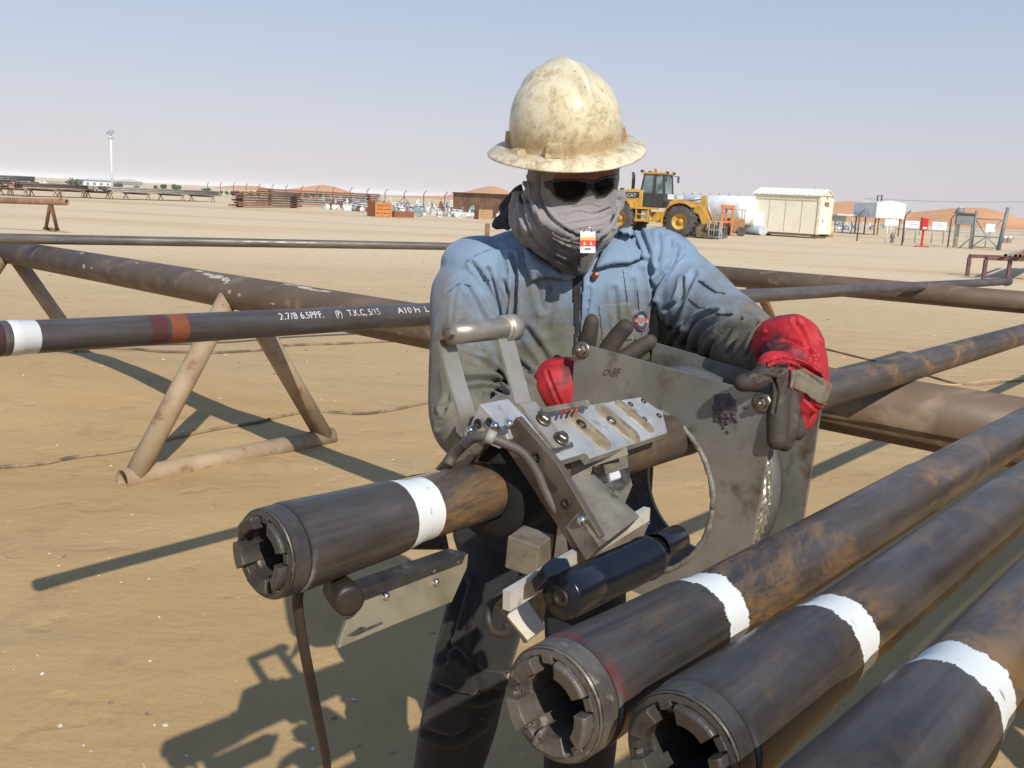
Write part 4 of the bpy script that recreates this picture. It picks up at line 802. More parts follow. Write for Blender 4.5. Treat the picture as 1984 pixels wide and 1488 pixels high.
# ================================================================== CLOTH TOOLS
def remesh(mb, voxel, smooth=3, lam=.5):
    me = bpy.data.meshes.new('tmp'); me.from_pydata([tuple(v) for v in mb.v], [], mb.f); me.update(); o = bpy.data.objects.new('tmp', me); COL.objects.link(o)
    bm = bmesh.new(); bm.from_mesh(me); bmesh.ops.recalc_face_normals(bm, faces=bm.faces); bm.to_mesh(me); bm.free()
    m = o.modifiers.new('r', 'REMESH'); m.mode = 'VOXEL'; m.voxel_size = voxel
    dg = bpy.context.evaluated_depsgraph_get(); e = bpy.data.meshes.new_from_object(o.evaluated_get(dg)); bpy.data.objects.remove(o); bpy.data.meshes.remove(me)
    v = np.empty(len(e.vertices) * 3); e.vertices.foreach_get('co', v); v = v.reshape(-1, 3)
    f = np.array([tuple(p.vertices) if len(p.vertices) == 4 else tuple(p.vertices) + (p.vertices[-1],) for p in e.polygons]); ed = np.empty(len(e.edges) * 2, int); e.edges.foreach_get('vertices', ed); ed = ed.reshape(-1, 2); bpy.data.meshes.remove(e)
    return relax(v, ed, smooth, lam), f, ed
def relax(v, ed, it, lam=.5):
    cnt = np.bincount(ed.ravel(), minlength=len(v))[:, None]
    for _ in range(it):
        s_ = np.zeros_like(v); np.add.at(s_, ed[:, 0], v[ed[:, 1]]); np.add.at(s_, ed[:, 1], v[ed[:, 0]]); v = v + lam * (s_ / np.maximum(cnt, 1) - v)
    return v
def normals(v, f):
    n = np.cross(v[f[:, 2]] - v[f[:, 0]], v[f[:, 3]] - v[f[:, 1]]); o = np.zeros_like(v)
    for k in range(4): np.add.at(o, f[:, k], n)
    return o / np.maximum(np.linalg.norm(o, axis=1, keepdims=True), 1e-9)
def seg_dist(x, y, line):
    best = np.full(len(x), 1e9)
    for (x0, y0), (x1, y1) in zip(line[:-1], line[1:]):
        dx, dy = x1 - x0, y1 - y0; L2 = dx * dx + dy * dy + 1e-9; t = np.clip(((x - x0) * dx + (y - y0) * dy) / L2, 0, 1)
        best = np.minimum(best, np.hypot(x - x0 - t * dx, y - y0 - t * dy))
    return best
def creases(v, f, lines, facing=True):
    n = normals(v, f); x, y, d = pxd(v); vis = (n @ fw) < .15; disp = np.zeros(len(v))
    for ln, wd, amp in lines:
        ln = spline([(a, b, 0) for a, b in ln], 5)[:, :2] if len(ln) > 2 else ln
        e = seg_dist(x, y, ln); disp += amp * (-np.exp(-(e / wd) ** 2) + .62 * np.exp(-((e - 1.9 * wd) / (1.0 * wd)) ** 2))
    disp[~vis] *= 0.2
    return v + n * disp[:, None]
def ring_loft(mb, rings, seg=40, sup=2.3):
    """rings: centre (3), half width vector, half depth vector"""
    vs = []
    for c_, a, b in rings:
        for k in range(seg):
            t = 2 * math.pi * k / seg; cx_, sy_ = math.cos(t), math.sin(t); q = 2 / sup
            vs.append(A_(c_) + A_(a) * math.copysign(abs(cx_) ** q, cx_) + A_(b) * math.copysign(abs(sy_) ** q, sy_))
    n = len(rings); fs = [(i * seg + k, i * seg + (k + 1) % seg, (i + 1) * seg + (k + 1) % seg, (i + 1) * seg + k) for i in range(n - 1) for k in range(seg)]
    fs += [tuple(range(seg))[::-1], tuple(range((n - 1) * seg, n * seg))]
    return mb.add(vs, fs)
def pr(x, y, d, hw, hd, yaw=0., tilt=0.):
    c_ = P(x, y, d); w_ = hw / 1850 * d; X_ = A_([math.cos(yaw), math.sin(yaw), 0]); Y_ = A_([-math.sin(yaw), math.cos(yaw), 0]); X_ = X_ * math.cos(tilt) + A_([0, 0, 1]) * math.sin(tilt)
    return c_, X_ * w_, Y_ * hd
def inpoly(x, y, poly):
    ins = np.zeros(x.shape, bool); n = len(poly)
    for i in range(n):
        x0, y0 = poly[i]; x1, y1 = poly[(i + 1) % n]; c_ = ((y0 > y) != (y1 > y)) & (x < (x1 - x0) * (y - y0) / (y1 - y0 + 1e-12) + x0); ins ^= c_
    return ins
def bvh_of(v, f): return BVHTree.FromPolygons([tuple(p) for p in v], [tuple(int(i) for i in q) for q in f])
def surf_patch(name, bvh, poly, off, th, m, parent, step=2.5, label=None, edge_up=0., bump_fn=None, fallback=None):
    """a cloth piece cut to an outline and laid on the garment below it"""
    xs = np.arange(min(p[0] for p in poly), max(p[0] for p in poly) + step, step); ys = np.arange(min(p[1] for p in poly), max(p[1] for p in poly) + step, step)
    X, Y = np.meshgrid(xs, ys); ins = inpoly(X + .01, Y + .01, poly); idx = -np.ones(X.shape, int); vs = []; pl_ = [tuple(p) for p in poly] + [tuple(poly[0])]
    co = Vector(CAM)
    need = np.zeros(X.shape, bool); cell = ins[:-1, :-1] & ins[1:, :-1] & ins[:-1, 1:] & ins[1:, 1:]
    need[:-1, :-1] |= cell; need[1:, :-1] |= cell; need[:-1, 1:] |= cell; need[1:, 1:] |= cell
    for j, i in zip(*np.where(need)):
        r_ = ray(X[j, i], Y[j, i]); h_, nn, _, dist = bvh.ray_cast(co, Vector(r_).normalized(), 8)
        if h_ is None:
            if fallback is None: continue
            p_ = P(X[j, i], Y[j, i], fallback)
        else: p_ = A_(h_) - nz(r_) * off
        if bump_fn: p_ = p_ - nz(r_) * bump_fn(X[j, i], Y[j, i])
        if edge_up: p_ = p_ - nz(r_) * edge_up * math.exp(-seg_dist(A_([X[j, i]]), A_([Y[j, i]]), pl_)[0] / 6)
        idx[j, i] = len(vs); vs.append(p_)
    fs = []
    for j, i in zip(*np.where(cell)):
        q = (idx[j, i], idx[j, i + 1], idx[j + 1, i + 1], idx[j + 1, i])
        if min(q) >= 0: fs.append(q[::-1])
    if not vs or not fs: return None
    o = obj(name, (np.array(vs), fs), m, parent)
    if th: s_ = o.modifiers.new('thick', 'SOLIDIFY'); s_.thickness = th; s_.offset = -1
    if label: o['label'] = label
    if m is globals().get('COVER'): reorg(o)
    return o
# ================================================================== WORKER
KW = .92                       # worker scaled about the camera: depths and radii take this factor
_P, _MB, _pr = P, MB, pr
def P(x, y, d): return _P(x, y, d * KW)
def pr(*q): c_, a_, b_ = _pr(*q); return c_, a_ * KW, b_ * KW
class MB(_MB):
    def tube(s, path, rad, *a, **k): return _MB.tube(s, path, rad * KW if np.isscalar(rad) else [q * KW for q in rad], *a, **k)
    def ell(s, c, r_, *a, **k): return _MB.ell(s, c, A_(r_) * KW, *a, **k)
def cloth_mat(name, clean, dirt, z0, z1, nz_=.12, stain=None, blot=.5, rough=.85, xd=0.):
    N = Nodes(name); sep = N.n('ShaderNodeSeparateXYZ'); N.l(N.coord(), sep.inputs[0])
    zz = N.math('ADD', sep.outputs[2], N.math('MULTIPLY', N.math('SUBTRACT', N.noise(7, (1, 1, .8), 8, .72), .5), nz_ * 4))
    zz = N.math('SUBTRACT', zz, N.math('MULTIPLY', N.ramp(sep.outputs[0], .17, .45), xd))
    d_ = N.ramp(zz, z0, z1); c = N.mix(N.ramp(N.noise(22, (1, 1, .6), 5), .35, .7), clean, tuple(x * .86 for x in clean))
    c = N.mix(N.ramp(N.noise(5, (1, 1, 1), 4), .5, .75, 0, .35), c, tuple(min(1, x * 1.25) for x in clean))
    dirtc = N.mix(N.ramp(N.noise(13, (1, 1, 1), 6, .65), .4, .65), dirt, tuple(x * .62 for x in dirt))
    c = N.mix(d_, c, dirtc)
    bl = N.ramp(N.noise(16, (1, 1, 1), 6, .7), .62, .72, 0, blot); c = N.mix(bl, c, stain or tuple(x * .5 for x in dirt))
    sp = N.ramp(N.noise(75, (1, 1, 1), 2), .74, .78, 0, .6); c = N.mix(sp, c, tuple(x * .45 for x in dirt))
    N.col(c); N.bump(N.math('ADD', N.noise(420, (1, 1, 1), 2), N.math('MULTIPLY', N.noise(42, (1, 1, 1), 5), 2.2)), .3, .0022); N.b.inputs['Sheen Weight'].default_value = .15
    return N.set(rough, 0, .2)
W0 = P(1060, 1750, 2.3); W0[2] = 0
WK = thing('person', W0, 'worker in dirty blue coverall, grey head scarf, dark glasses and cream hard hat', 'person')
skin_m = mat('skin', lin((150, 96, 70)), lin((132, 82, 60)), sc=20, rough=.55)
COVER = cloth_mat('coverall_cloth', lin((130, 153, 178)), lin((116, 112, 101)), .10, -.07, .13, lin((80, 70, 58)), .62, xd=.2)
COVER2 = COVER
# body inside the clothes
SLV_L = [(935, 520, 2.22, .072), (908, 570, 2.2, .083), (902, 640, 2.16, .074), (898, 720, 2.12, .074), (896, 800, 2.07, .072), (908, 838, 2.03, .066), (950, 838, 2.0, .062), (1005, 800, 2.01, .056), (1048, 760, 2.02, .052)]
SLV_R = [(1255, 515, 2.22, .08), (1300, 540, 2.2, .088), (1350, 585, 2.14, .082), (1395, 622, 2.06, .072), (1440, 650, 1.98, .064), (1485, 668, 1.9, .056)]
LEG_L = [(1000, 1020, 2.34, .115), (950, 1150, 2.27, .1), (920, 1270, 2.22, .09), (888, 1400, 2.24, .088), (868, 1500, 2.28, .088), (845, 1720, 2.36, .085)]
LEG_R = [(1120, 1020, 2.34, .115), (1130, 1150, 2.27, .1), (1135, 1280, 2.22, .09), (1125, 1420, 2.25, .088), (1112, 1715, 2.38, .085)]
TOR = [(1105, 436, 2.2, 62, .06), (1107, 454, 2.22, 118, .085), (1107, 474, 2.225, 165, .11), (1106, 500, 2.225, 196, .128), (1104, 545, 2.235, 205, .14), (1100, 620, 2.26, 198, .142), (1095, 720, 2.28, 190, .145), (1088, 820, 2.3, 184, .148), (1078, 930, 2.3, 184, .155), (1065, 1040, 2.34, 190, .15), (1060, 1090, 2.35, 170, .13)]
def limb(mb, pts, k=1., seg=28, ext=None):
    c_ = spline([P(x, y, d) for x, y, d, r_ in pts], 5); rr = np.interp(np.linspace(0, len(pts) - 1, len(c_)), range(len(pts)), [q[3] * k for q in pts]); mb.tube(c_, list(rr), seg)
    mb.ell(c_[0], rr[0] * .98, seg=20, rings=12); mb.ell(c_[-1], rr[-1] * .98, seg=20, rings=12)
HC = P(1106, 372, 2.08)                       # centre of the head
YAW = math.radians(22); fd = A_([math.sin(YAW), -math.cos(YAW), 0]); sdv = A_([math.cos(YAW), math.sin(YAW), 0])
fdt = nz(fd * math.cos(.2) - A_([0, 0, 1]) * math.sin(.2)); upt = np.cross(sdv, fdt)
bm_ = MB(); ring_loft(bm_, [pr(x, y, d, hw * .82, hd * .8) for x, y, d, hw, hd in TOR], 32)
for L_q in (SLV_L, SLV_R): limb(bm_, L_q, .62, 16)
for L_q in (LEG_L, LEG_R): limb(bm_, L_q, .72, 16)
bm_.ell(HC, (.074, .09, .108), (sdv, fdt, upt), 24, 16); bm_.ell(HC - upt * .06 + fdt * .03, (.055, .06, .06), (sdv, fdt, upt)); bm_.ell(HC + fdt * .074 - upt * .005, (.012, .016, .022), (sdv, fdt, upt), 12, 8)
for s_ in (-1, 1): bm_.ell(HC + sdv * s_ * .076 - upt * .01, (.01, .016, .03), (sdv, fdt, upt), 12, 8)
bm_.tube([HC - upt * .05 - fdt * .02, P(1105, 450, 2.2)], [.055, .062], 20)
v, f, ed = remesh(bm_, .009, 3); obj('body', (v, f), skin_m, WK)
# coverall
cm = MB(); ring_loft(cm, [pr(*q) for q in TOR], 48, 2.25); limb(cm, SLV_L); limb(cm, SLV_R); limb(cm, LEG_L); limb(cm, LEG_R)
limb(cm, [(1250, 600, 2.24, .08), (1310, 636, 2.25, .082), (1380, 664, 2.16, .066), (1440, 672, 2.07, .054)])
cm.ell(P(930, 515, 2.22), (.09, .1, .07)); cm.ell(P(1275, 505, 2.22), (.1, .105, .075))
v, f, ed = remesh(cm, .0042, 6)
v = v + normals(v, f) * (.004 * smoothnoise(v * A_([1, 1, .7]), 24, 4) + .005 * smoothnoise(v, 11, 8))[:, None]
B_ = 1.
CR = [([(993, 495), (998, 529), (997, 564), (995, 610), (990, 672)], 5, .012), ([(915, 511), (940, 545), (955, 577), (966, 625)], 4.5, .009), ([(944, 520), (958, 560), (972, 615)], 4, .008), ([(905, 556), (925, 590), (948, 630)], 5, .009),
      ([(975, 545), (986, 575), (979, 622)], 4, .007), ([(866, 566), (890, 549), (912, 553)], 3, .003), ([(885, 553), (878, 590), (874, 640)], 3, .004), ([(1040, 535), (1046, 575), (1052, 600)], 7, .004), ([(1068, 560), (1060, 640)], 9, .004),
      ([(896, 737), (935, 735), (975, 742), (1000, 752)], 6, .013), ([(905, 757), (950, 752), (985, 764)], 4, .009), ([(900, 684), (935, 700), (965, 722), (985, 742)], 6, .008), ([(880, 660), (905, 676), (940, 684)], 5, .005), ([(855, 790), (885, 770), (925, 763)], 4, .007), ([(850, 830), (880, 800), (905, 790)], 4, .006), ([(862, 720), (868, 760), (860, 800)], 5, .006),
      ([(1253, 505), (1264, 560), (1263, 610), (1256, 660)], 5, .011), ([(1313, 478), (1304, 508), (1274, 548), (1268, 590)], 4.5, .010), ([(1324, 543), (1316, 577), (1292, 600)], 4.5, .009), ([(1274, 586), (1276, 650)], 4, .009), ([(1345, 530), (1330, 560), (1300, 640)], 6, .006),
      ([(1390, 606), (1355, 617), (1336, 640), (1326, 672)], 5, .012), ([(1436, 622), (1400, 640), (1377, 668), (1368, 700)], 4.5, .009), ([(1466, 628), (1433, 646), (1412, 684)], 4.5, .010), ([(1418, 613), (1380, 626), (1353, 650), (1348, 684)], 4.5, .009), ([(1480, 640), (1462, 655), (1446, 690)], 4, .008), ([(1320, 640), (1300, 665), (1292, 700)], 6, .010),
      ([(1222, 456), (1234, 480), (1246, 510)], 4.5, .006), ([(1242, 450), (1256, 490), (1266, 532)], 4.5, .007), ([(1275, 454), (1278, 480), (1272, 510)], 4, .006), ([(1297, 464), (1300, 490), (1290, 520)], 4, .005), ([(1190, 560), (1196, 620), (1206, 660)], 6, .004), ([(1225, 545), (1230, 600)], 6, .004),
      ([(1140, 560), (1132, 640)], 5, .004), ([(1020, 640), (1060, 700), (1080, 760)], 8, .006), ([(1000, 700), (1040, 730), (1080, 735)], 6, .006), ([(930, 870), (960, 860), (1010, 850)], 6, .006),
      ([(900, 1130), (880, 1200), (860, 1280)], 8, .009), ([(870, 1250), (930, 1300), (990, 1310)], 7, .008), ([(850, 1330), (900, 1350), (960, 1340)], 7, .009), ([(830, 1420), (880, 1430), (930, 1400)], 7, .009), ([(940, 1180), (920, 1260), (930, 1350)], 8, .008)]
v = creases(v, f, [(l_, w_ * .85, a_ * 1.25) for l_, w_, a_ in CR]); v = relax(v, ed, 2, .35)
cv = obj('coverall', (v, f), [COVER, cloth_mat('shaded_trouser_cloth', lin((36, 37, 42)), lin((54, 47, 40)), -.5, -.9, .2, lin((40, 36, 34)), .6)], WK)  # trouser colour darkened for shade on the legs, brown dirt at the shins
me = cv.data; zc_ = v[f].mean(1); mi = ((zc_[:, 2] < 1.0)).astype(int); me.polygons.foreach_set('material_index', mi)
# the object's own origin lies at chest height for the dirt gradient
for vv_ in (cv,):
    dz = A_([.12, 2.2, 1.28]) - W0; vv_.data.transform(Matrix.Translation(-Vector(dz))); vv_.location = Vector(dz)
CDZ = dz
def reorg(o):
    o.data.transform(Matrix.Translation(-Vector(CDZ))); o.location = Vector(CDZ); return o
bc = bvh_of(v, f)
blue_m = COVER
seam_m = mat('seam_thread', lin((92, 118, 148)), lin((150, 176, 204)), sc=90, rough=.9)
dirty_m = COVER
dk_gap = mat('dark_zip_gap', lin((52, 54, 60)), lin((36, 36, 40)), sc=30, rough=.9)
surf_patch('open_placket', bc, [(1107, 534), (1129, 532), (1126, 580), (1123, 640), (1112, 690), (1098, 722), (1090, 722), (1108, 690), (1113, 640), (1110, 585)], .003, .002, dk_gap, WK)  # dark strip laid on the chest where the zipper gap runs
surf_patch('placket_flap', bc, [(1129, 520), (1146, 516), (1143, 580), (1134, 640), (1124, 688), (1115, 690), (1124, 640), (1127, 580)], .009, .004, blue_m, WK, edge_up=-.004)
surf_patch('collar', bc, [(1012, 470), (1020, 476), (1050, 500), (1075, 514), (1096, 532), (1088, 542), (1060, 538), (1035, 545), (1028, 546), (1017, 512)], .03, .005, blue_m, WK, edge_up=-.018, fallback=2.0)
surf_patch('collar', bc, [(1150, 520), (1168, 478), (1200, 442), (1226, 436), (1232, 470), (1247, 494), (1250, 499), (1222, 512), (1187, 514), (1160, 522)], .026, .005, blue_m, WK, edge_up=-.016, fallback=2.1)
surf_patch('collar_tab', bc, [(1078, 526), (1092, 520), (1112, 528), (1118, 538), (1104, 546), (1086, 542)], .02, .005, dirty_m, WK, edge_up=-.006)
surf_patch('pocket_flap', bc, [(1349, 540), (1378, 538), (1412, 562), (1409, 569), (1386, 566), (1366, 553)], .012, .005, blue_m, WK, edge_up=-.006)
surf_patch('sleeve_pocket', bc, [(1330, 580), (1352, 562), (1392, 572), (1430, 610), (1396, 612), (1376, 602), (1352, 597)], .004, .003, dirty_m, WK, edge_up=-.002)
surf_patch('chest_pocket', bc, [(1158, 590), (1226, 584), (1234, 600), (1236, 660), (1166, 664)], .003, .003, blue_m, WK, edge_up=-.002)
def seam(line, wd=1.6):
    l = spline([(a, b, 0) for a, b in line], 5)[:, :2]; t = np.gradient(l, axis=0); t /= np.linalg.norm(t, axis=1, keepdims=True) + 1e-9; nn = np.stack([-t[:, 1], t[:, 0]], 1) * wd / 2
    return [tuple(p) for p in l + nn] + [tuple(p) for p in (l - nn)[::-1]]
for ln in ([(866, 566), (890, 549), (913, 553)], [(1001, 500), (1005, 540), (1003, 600)], [(1208, 520), (1216, 580), (1226, 660)], [(905, 505), (930, 490), (965, 478)], [(1330, 490), (1308, 515), (1290, 545)], [(1246, 660), (1240, 600), (1236, 560)]):
    surf_patch('seam', bc, seam(ln, 2.8), .0025, .0015, seam_m, WK, step=1.2)
# buttons
def button(x, y, r_px=7, m=None, par=WK):
    h_, nn, _, _ = bc.ray_cast(Vector(CAM), Vector(ray(x, y)).normalized(), 8)
    if h_ is None: return
    q = A_(h_) - nz(ray(x, y)) * .012; r_ = r_px / 1850 * 1.93; n_ = nz(-nz(ray(x, y)) * .8 + A_(nn) * .2)
    b = obj('button', MB().lathe([(-.004, r_), (.002, r_), (.004, r_ * .8), (.0035, r_ * .4), (.006, r_ * .3), (.0065, 0)], q, n_, 20), m or mat('copper_button', lin((190, 110, 80)), lin((130, 70, 56)), sc=60, rough=.3, metal=.8), par)
button(1153, 534); button(1095, 534, 5, mat('steel_button', (.5, .5, .5), rough=.3, metal=.9))
# round chest badge: dark arcs and red letters on a pale disc
def disc_poly(cx_, cy_, rx, ry, a0=0, a1=360, n=40, inner=0.):
    a = np.radians(np.linspace(a0, a1, n)); o_ = [(cx_ + rx * math.cos(t), cy_ + ry * math.sin(t)) for t in a]
    if inner: o_ += [(cx_ + rx * inner * math.cos(t), cy_ + ry * inner * math.sin(t)) for t in a[::-1]]
    return o_
cx_, cy_ = 1243, 620
badge = surf_patch('chest_badge', bc, disc_poly(cx_, cy_, 14, 19), .006, .002, mat('badge_pale', lin((186, 186, 184)), lin((150, 146, 140)), sc=50), WK, step=1., label='round badge with red letters')
badge = badge or WK
surf_patch('badge_rim', bc, disc_poly(cx_, cy_, 15.5, 20.5, 0, 360, 60, .9), .0075, .001, mat('badge_red', lin((206, 92, 84))), badge, step=.8)
surf_patch('badge_arc', bc, disc_poly(cx_, cy_, 13.5, 18, 200, 350, 40, .62), .0085, .001, mat('badge_blue', lin((58, 74, 112))), badge, step=.8)
surf_patch('badge_arc', bc, disc_poly(cx_, cy_, 13.5, 18, 20, 165, 40, .62), .0085, .001, _mc['badge_blue'], badge, step=.8)
def px_text(s, x0, y0, wpx, hpx, bvh, off, m, parent, name='lettering', rot=0.):
    v_, f_ = text_mesh(s, 1.); v_[:, 0] = (v_[:, 0] - v_[:, 0].min()) / np.ptp(v_[:, 0]) * wpx; v_[:, 1] = (v_[:, 1] - v_[:, 1].min()) / np.ptp(v_[:, 1]) * hpx; out = []
    for a, b, _ in v_:
        x, y = x0 + a * math.cos(rot) + b * math.sin(rot), y0 - b * math.cos(rot) + a * math.sin(rot); h_, nn, _, _ = bvh.ray_cast(Vector(CAM), Vector(ray(x, y)).normalized(), 8)
        out.append(A_(h_) - nz(ray(x, y)) * off if h_ is not None else P(x, y, 2.0))
    return obj(name, (np.array(out), f_), m, parent)
px_text('OXY', 1231, 627, 25, 13, bc, .0105, mat('badge_letter_red', lin((206, 44, 34)), rough=.6), badge)
# ------------------------------------------------------------------ head scarf
sm = MB()
ring_loft(sm, [(HC + (c_ - HC) * KW, a_ * KW, b_ * KW) for c_, a_, b_ in [(HC + upt * .08, sdv * .088, fdt * .098), (HC + upt * .04, sdv * .098, fdt * .106), (HC, sdv * .099, fdt * .107), (HC - upt * .03, sdv * .098, fdt * .108), (HC - upt * .07 + fdt * .006, sdv * .092, fdt * .1), (HC - upt * .105 + fdt * .01, sdv * .075, fdt * .083), (HC - upt * .12 + fdt * .01, sdv * .05, fdt * .06)]], 48, 2.0)
ring_loft(sm, [pr(1098, 395, 2.10, 98, .112), pr(1096, 440, 2.10, 100, .124, 0, .05), pr(1098, 472, 2.12, 84, .126, 0, .1), pr(1104, 500, 2.12, 52, .118, 0, .12), pr(1114, 526, 2.09, 24, .06)], 40, 2.0)
def fold(pts, r_): sm.tube(spline([P(*p) for p in pts], 6), r_, 14)
if 0: fold([(1008, 390, 2.06), (1024, 440, 2.03), (1060, 480, 2.0), (1110, 500, 1.98), (1150, 478, 1.99)], .008)
if 0: fold([(1000, 410, 2.08), (1012, 460, 2.05), (1055, 505, 2.01), (1105, 522, 2.0), (1128, 512, 2.02)], .012)
fold([(1018, 350, 2.03), (1034, 400, 2.0), (1062, 436, 1.97), (1110, 462, 1.96), (1150, 462, 1.97), (1190, 430, 2.0), (1200, 400, 2.03)], .006)
if 0: fold([(1046, 356, 2.0), (1050, 395, 1.985), (1075, 428, 1.965), (1118, 452, 1.955), (1160, 450, 1.965), (1192, 420, 2.0)], .007)
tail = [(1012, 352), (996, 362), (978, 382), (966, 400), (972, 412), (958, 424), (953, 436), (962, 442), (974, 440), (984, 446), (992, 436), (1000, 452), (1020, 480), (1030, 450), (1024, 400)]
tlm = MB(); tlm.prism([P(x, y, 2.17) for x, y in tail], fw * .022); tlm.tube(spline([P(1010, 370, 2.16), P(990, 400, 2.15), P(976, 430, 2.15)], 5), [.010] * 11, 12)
sm.tube(spline([P(1004, 372, 2.12), P(998, 420, 2.12), P(1012, 460, 2.12)], 5), [.016] * 11, 12)
sm.tube(spline([P(1195, 372, 2.1), P(1204, 385, 2.1), P(1200, 398, 2.1), P(1192, 410, 2.09)], 4), [.012, .014, .015, .014, .013, .01, .009, .011, .012, .012, .01, .01, .008][:13], 12)
v, f, ed = remesh(tlm, .0034, 5); v = v + normals(v, f) * (.003 * smoothnoise(v * A_([1, 1, .5]), 60, 2))[:, None]; obj('scarf_tail', (v, f), mat('shaded_scarf', lin((84, 84, 88)), lin((62, 62, 66)), sc=20, rough=.9), WK)  # tail colour is the scarf grey darkened to hold its shade
v, f, ed = remesh(sm, .003, 4)
v = v + normals(v, f) * (.0014 * smoothnoise(v * A_([1, 1, 1.4]), 38, 9) + .0012 * smoothnoise(v * A_([1, 1, 2.5]), 90, 10))[:, None]
SC = [([(1090, 420), (1120, 411), (1150, 415), (1180, 404)], 2., .0032), ([(1108, 403), (1140, 398), (1162, 402)], 1.8, .002), ([(1084, 438), (1120, 431), (1165, 425), (1190, 412)], 2., .003), ([(1096, 449), (1130, 444), (1172, 436)], 1.8, .003), ([(1100, 462), (1135, 458), (1175, 446)], 2, .003),
      ([(1046, 338), (1046, 378), (1058, 412), (1086, 440), (1118, 456), (1150, 460)], 3.2, .0075), ([(1018, 345), (1024, 390), (1042, 436), (1076, 470), (1110, 488)], 2.6, .005), ([(1010, 380), (1018, 430), (1044, 474), (1080, 500), (1108, 514)], 2.8, .006), ([(1003, 410), (1010, 455), (1034, 490), (1070, 512)], 2.6, .005),
      ([(1030, 395), (1050, 440), (1084, 466), (1126, 478)], 2.2, .0038), ([(1150, 470), (1182, 452), (1198, 424)], 2.6, .004), ([(1052, 455), (1074, 482), (1100, 498)], 2., .003), ([(1128, 486), (1120, 504), (1122, 520)], 2, .004)]
v = creases(v, f, SC)
scarf_m = cloth_mat('scarf_cloth', lin((150, 146, 146)), lin((88, 84, 82)), -.02, -.09, .05, lin((70, 64, 60)), .35)
# front of the mask opens at the brow: the strip over the glasses shows skin
sc_o = obj('head_scarf', (v, f), [scarf_m, skin_m], WK)
x_, y_, _ = pxd(v[f].mean(1)); nn = normals(v, f)[f[:, 0]]; brow = inpoly(x_, y_, [(1085, 322), (1190, 322), (1196, 348), (1150, 354), (1080, 352), (1070, 345)]) & ((nn @ fw) < 0); sc_o.data.polygons.foreach_set('material_index', brow.astype(int))
dz = A_([HC[0], HC[1], 1.48]) - W0; sc_o.data.transform(Matrix.Translation(-Vector(dz))); sc_o.location = Vector(dz)
bs = bvh_of(v, f)
# sunglasses
gl_m = mat('dark_lens', (.004, .004, .005), rough=.25, bump=0, spec=.08); fr_m = mat('glasses_frame', (.012, .012, .013), rough=.35, bump=0)
fr = surf_patch('sunglasses', bs, [(1052, 352), (1075, 347), (1130, 346), (1150, 350), (1178, 340), (1197, 337), (1200, 345), (1196, 360), (1190, 368), (1176, 380), (1160, 382), (1150, 372), (1143, 366), (1136, 378), (1118, 392), (1094, 392), (1074, 383), (1064, 368), (1056, 364)], .008, .004, fr_m, WK, step=1.5, edge_up=-.002)
for pl_ in ([(1070, 353), (1100, 350), (1136, 352), (1138, 364), (1130, 380), (1114, 388), (1094, 388), (1076, 378)], [(1152, 354), (1176, 346), (1194, 344), (1192, 358), (1180, 372), (1166, 377), (1155, 370)]):
    surf_patch('lens', bs, pl_, .0125, .002, gl_m, fr, step=1.2, edge_up=-.003)
# tag pinned on the scarf
def flat_quad(c_px, wpx, hpx, d, rot=0.): return [P(c_px[0] + a * wpx / 2 * math.cos(rot) - b * hpx / 2 * math.sin(rot), c_px[1] + a * wpx / 2 * math.sin(rot) + b * hpx / 2 * math.cos(rot), d) for a, b in ((-1, -1), (1, -1), (1, 1), (-1, 1))]
tc = (1139, 469); TD = 1.945
tg = obj('name_tag', MB().prism(flat_quad(tc, 29, 42, TD), fw * .002), mat('tag_white', (.75, .74, .72), rough=.4), WK); tg['label'] = 'small tag with yellow and red bands pinned under the chin'
obj('band', MB().prism(flat_quad((tc[0], tc[1] - 6), 30, 7, TD - .0012), fw * .001), mat('tag_yellow', lin((240, 180, 90))), tg)
obj('band', MB().prism(flat_quad((tc[0], tc[1] + 2), 30, 11, TD - .0016), fw * .001), mat('tag_red', lin((226, 60, 38))), tg)
for dx in (-7, 6):
    obj('emblem', MB().prism([P(tc[0] + dx + a, tc[1] + 2 + b, TD - .0024) for a, b in ((-2, 4), (0, -4), (3, 4))], fw * .0006), mat('tag_cream', lin((246, 214, 170))), tg)
obj('band', MB().prism(flat_quad((tc[0], tc[1] + 13), 12, 3.4, TD - .0012), fw * .001), mat('tag_dark', (.15, .15, .17)), tg)
obj('clip', MB().tube([P(1131, 449, TD), P(1134, 441, TD - .004), P(1144, 441, TD - .004), P(1147, 449, TD)], .0016, 8), mat('steel_clip', (.6, .6, .6), rough=.3, metal=.9), tg)
# ------------------------------------------------------------------ hard hat
HB = P(1096, 281, 2.055); hyaw = math.radians(24); hf = A_([math.sin(hyaw), -math.cos(hyaw), 0]); tl = math.radians(15.5)
hup = nz(A_([-.10, -math.sin(tl), math.cos(tl)])); hfw = nz(hf - hup * np.dot(hf, hup)); hsd = np.cross(hfw, hup)
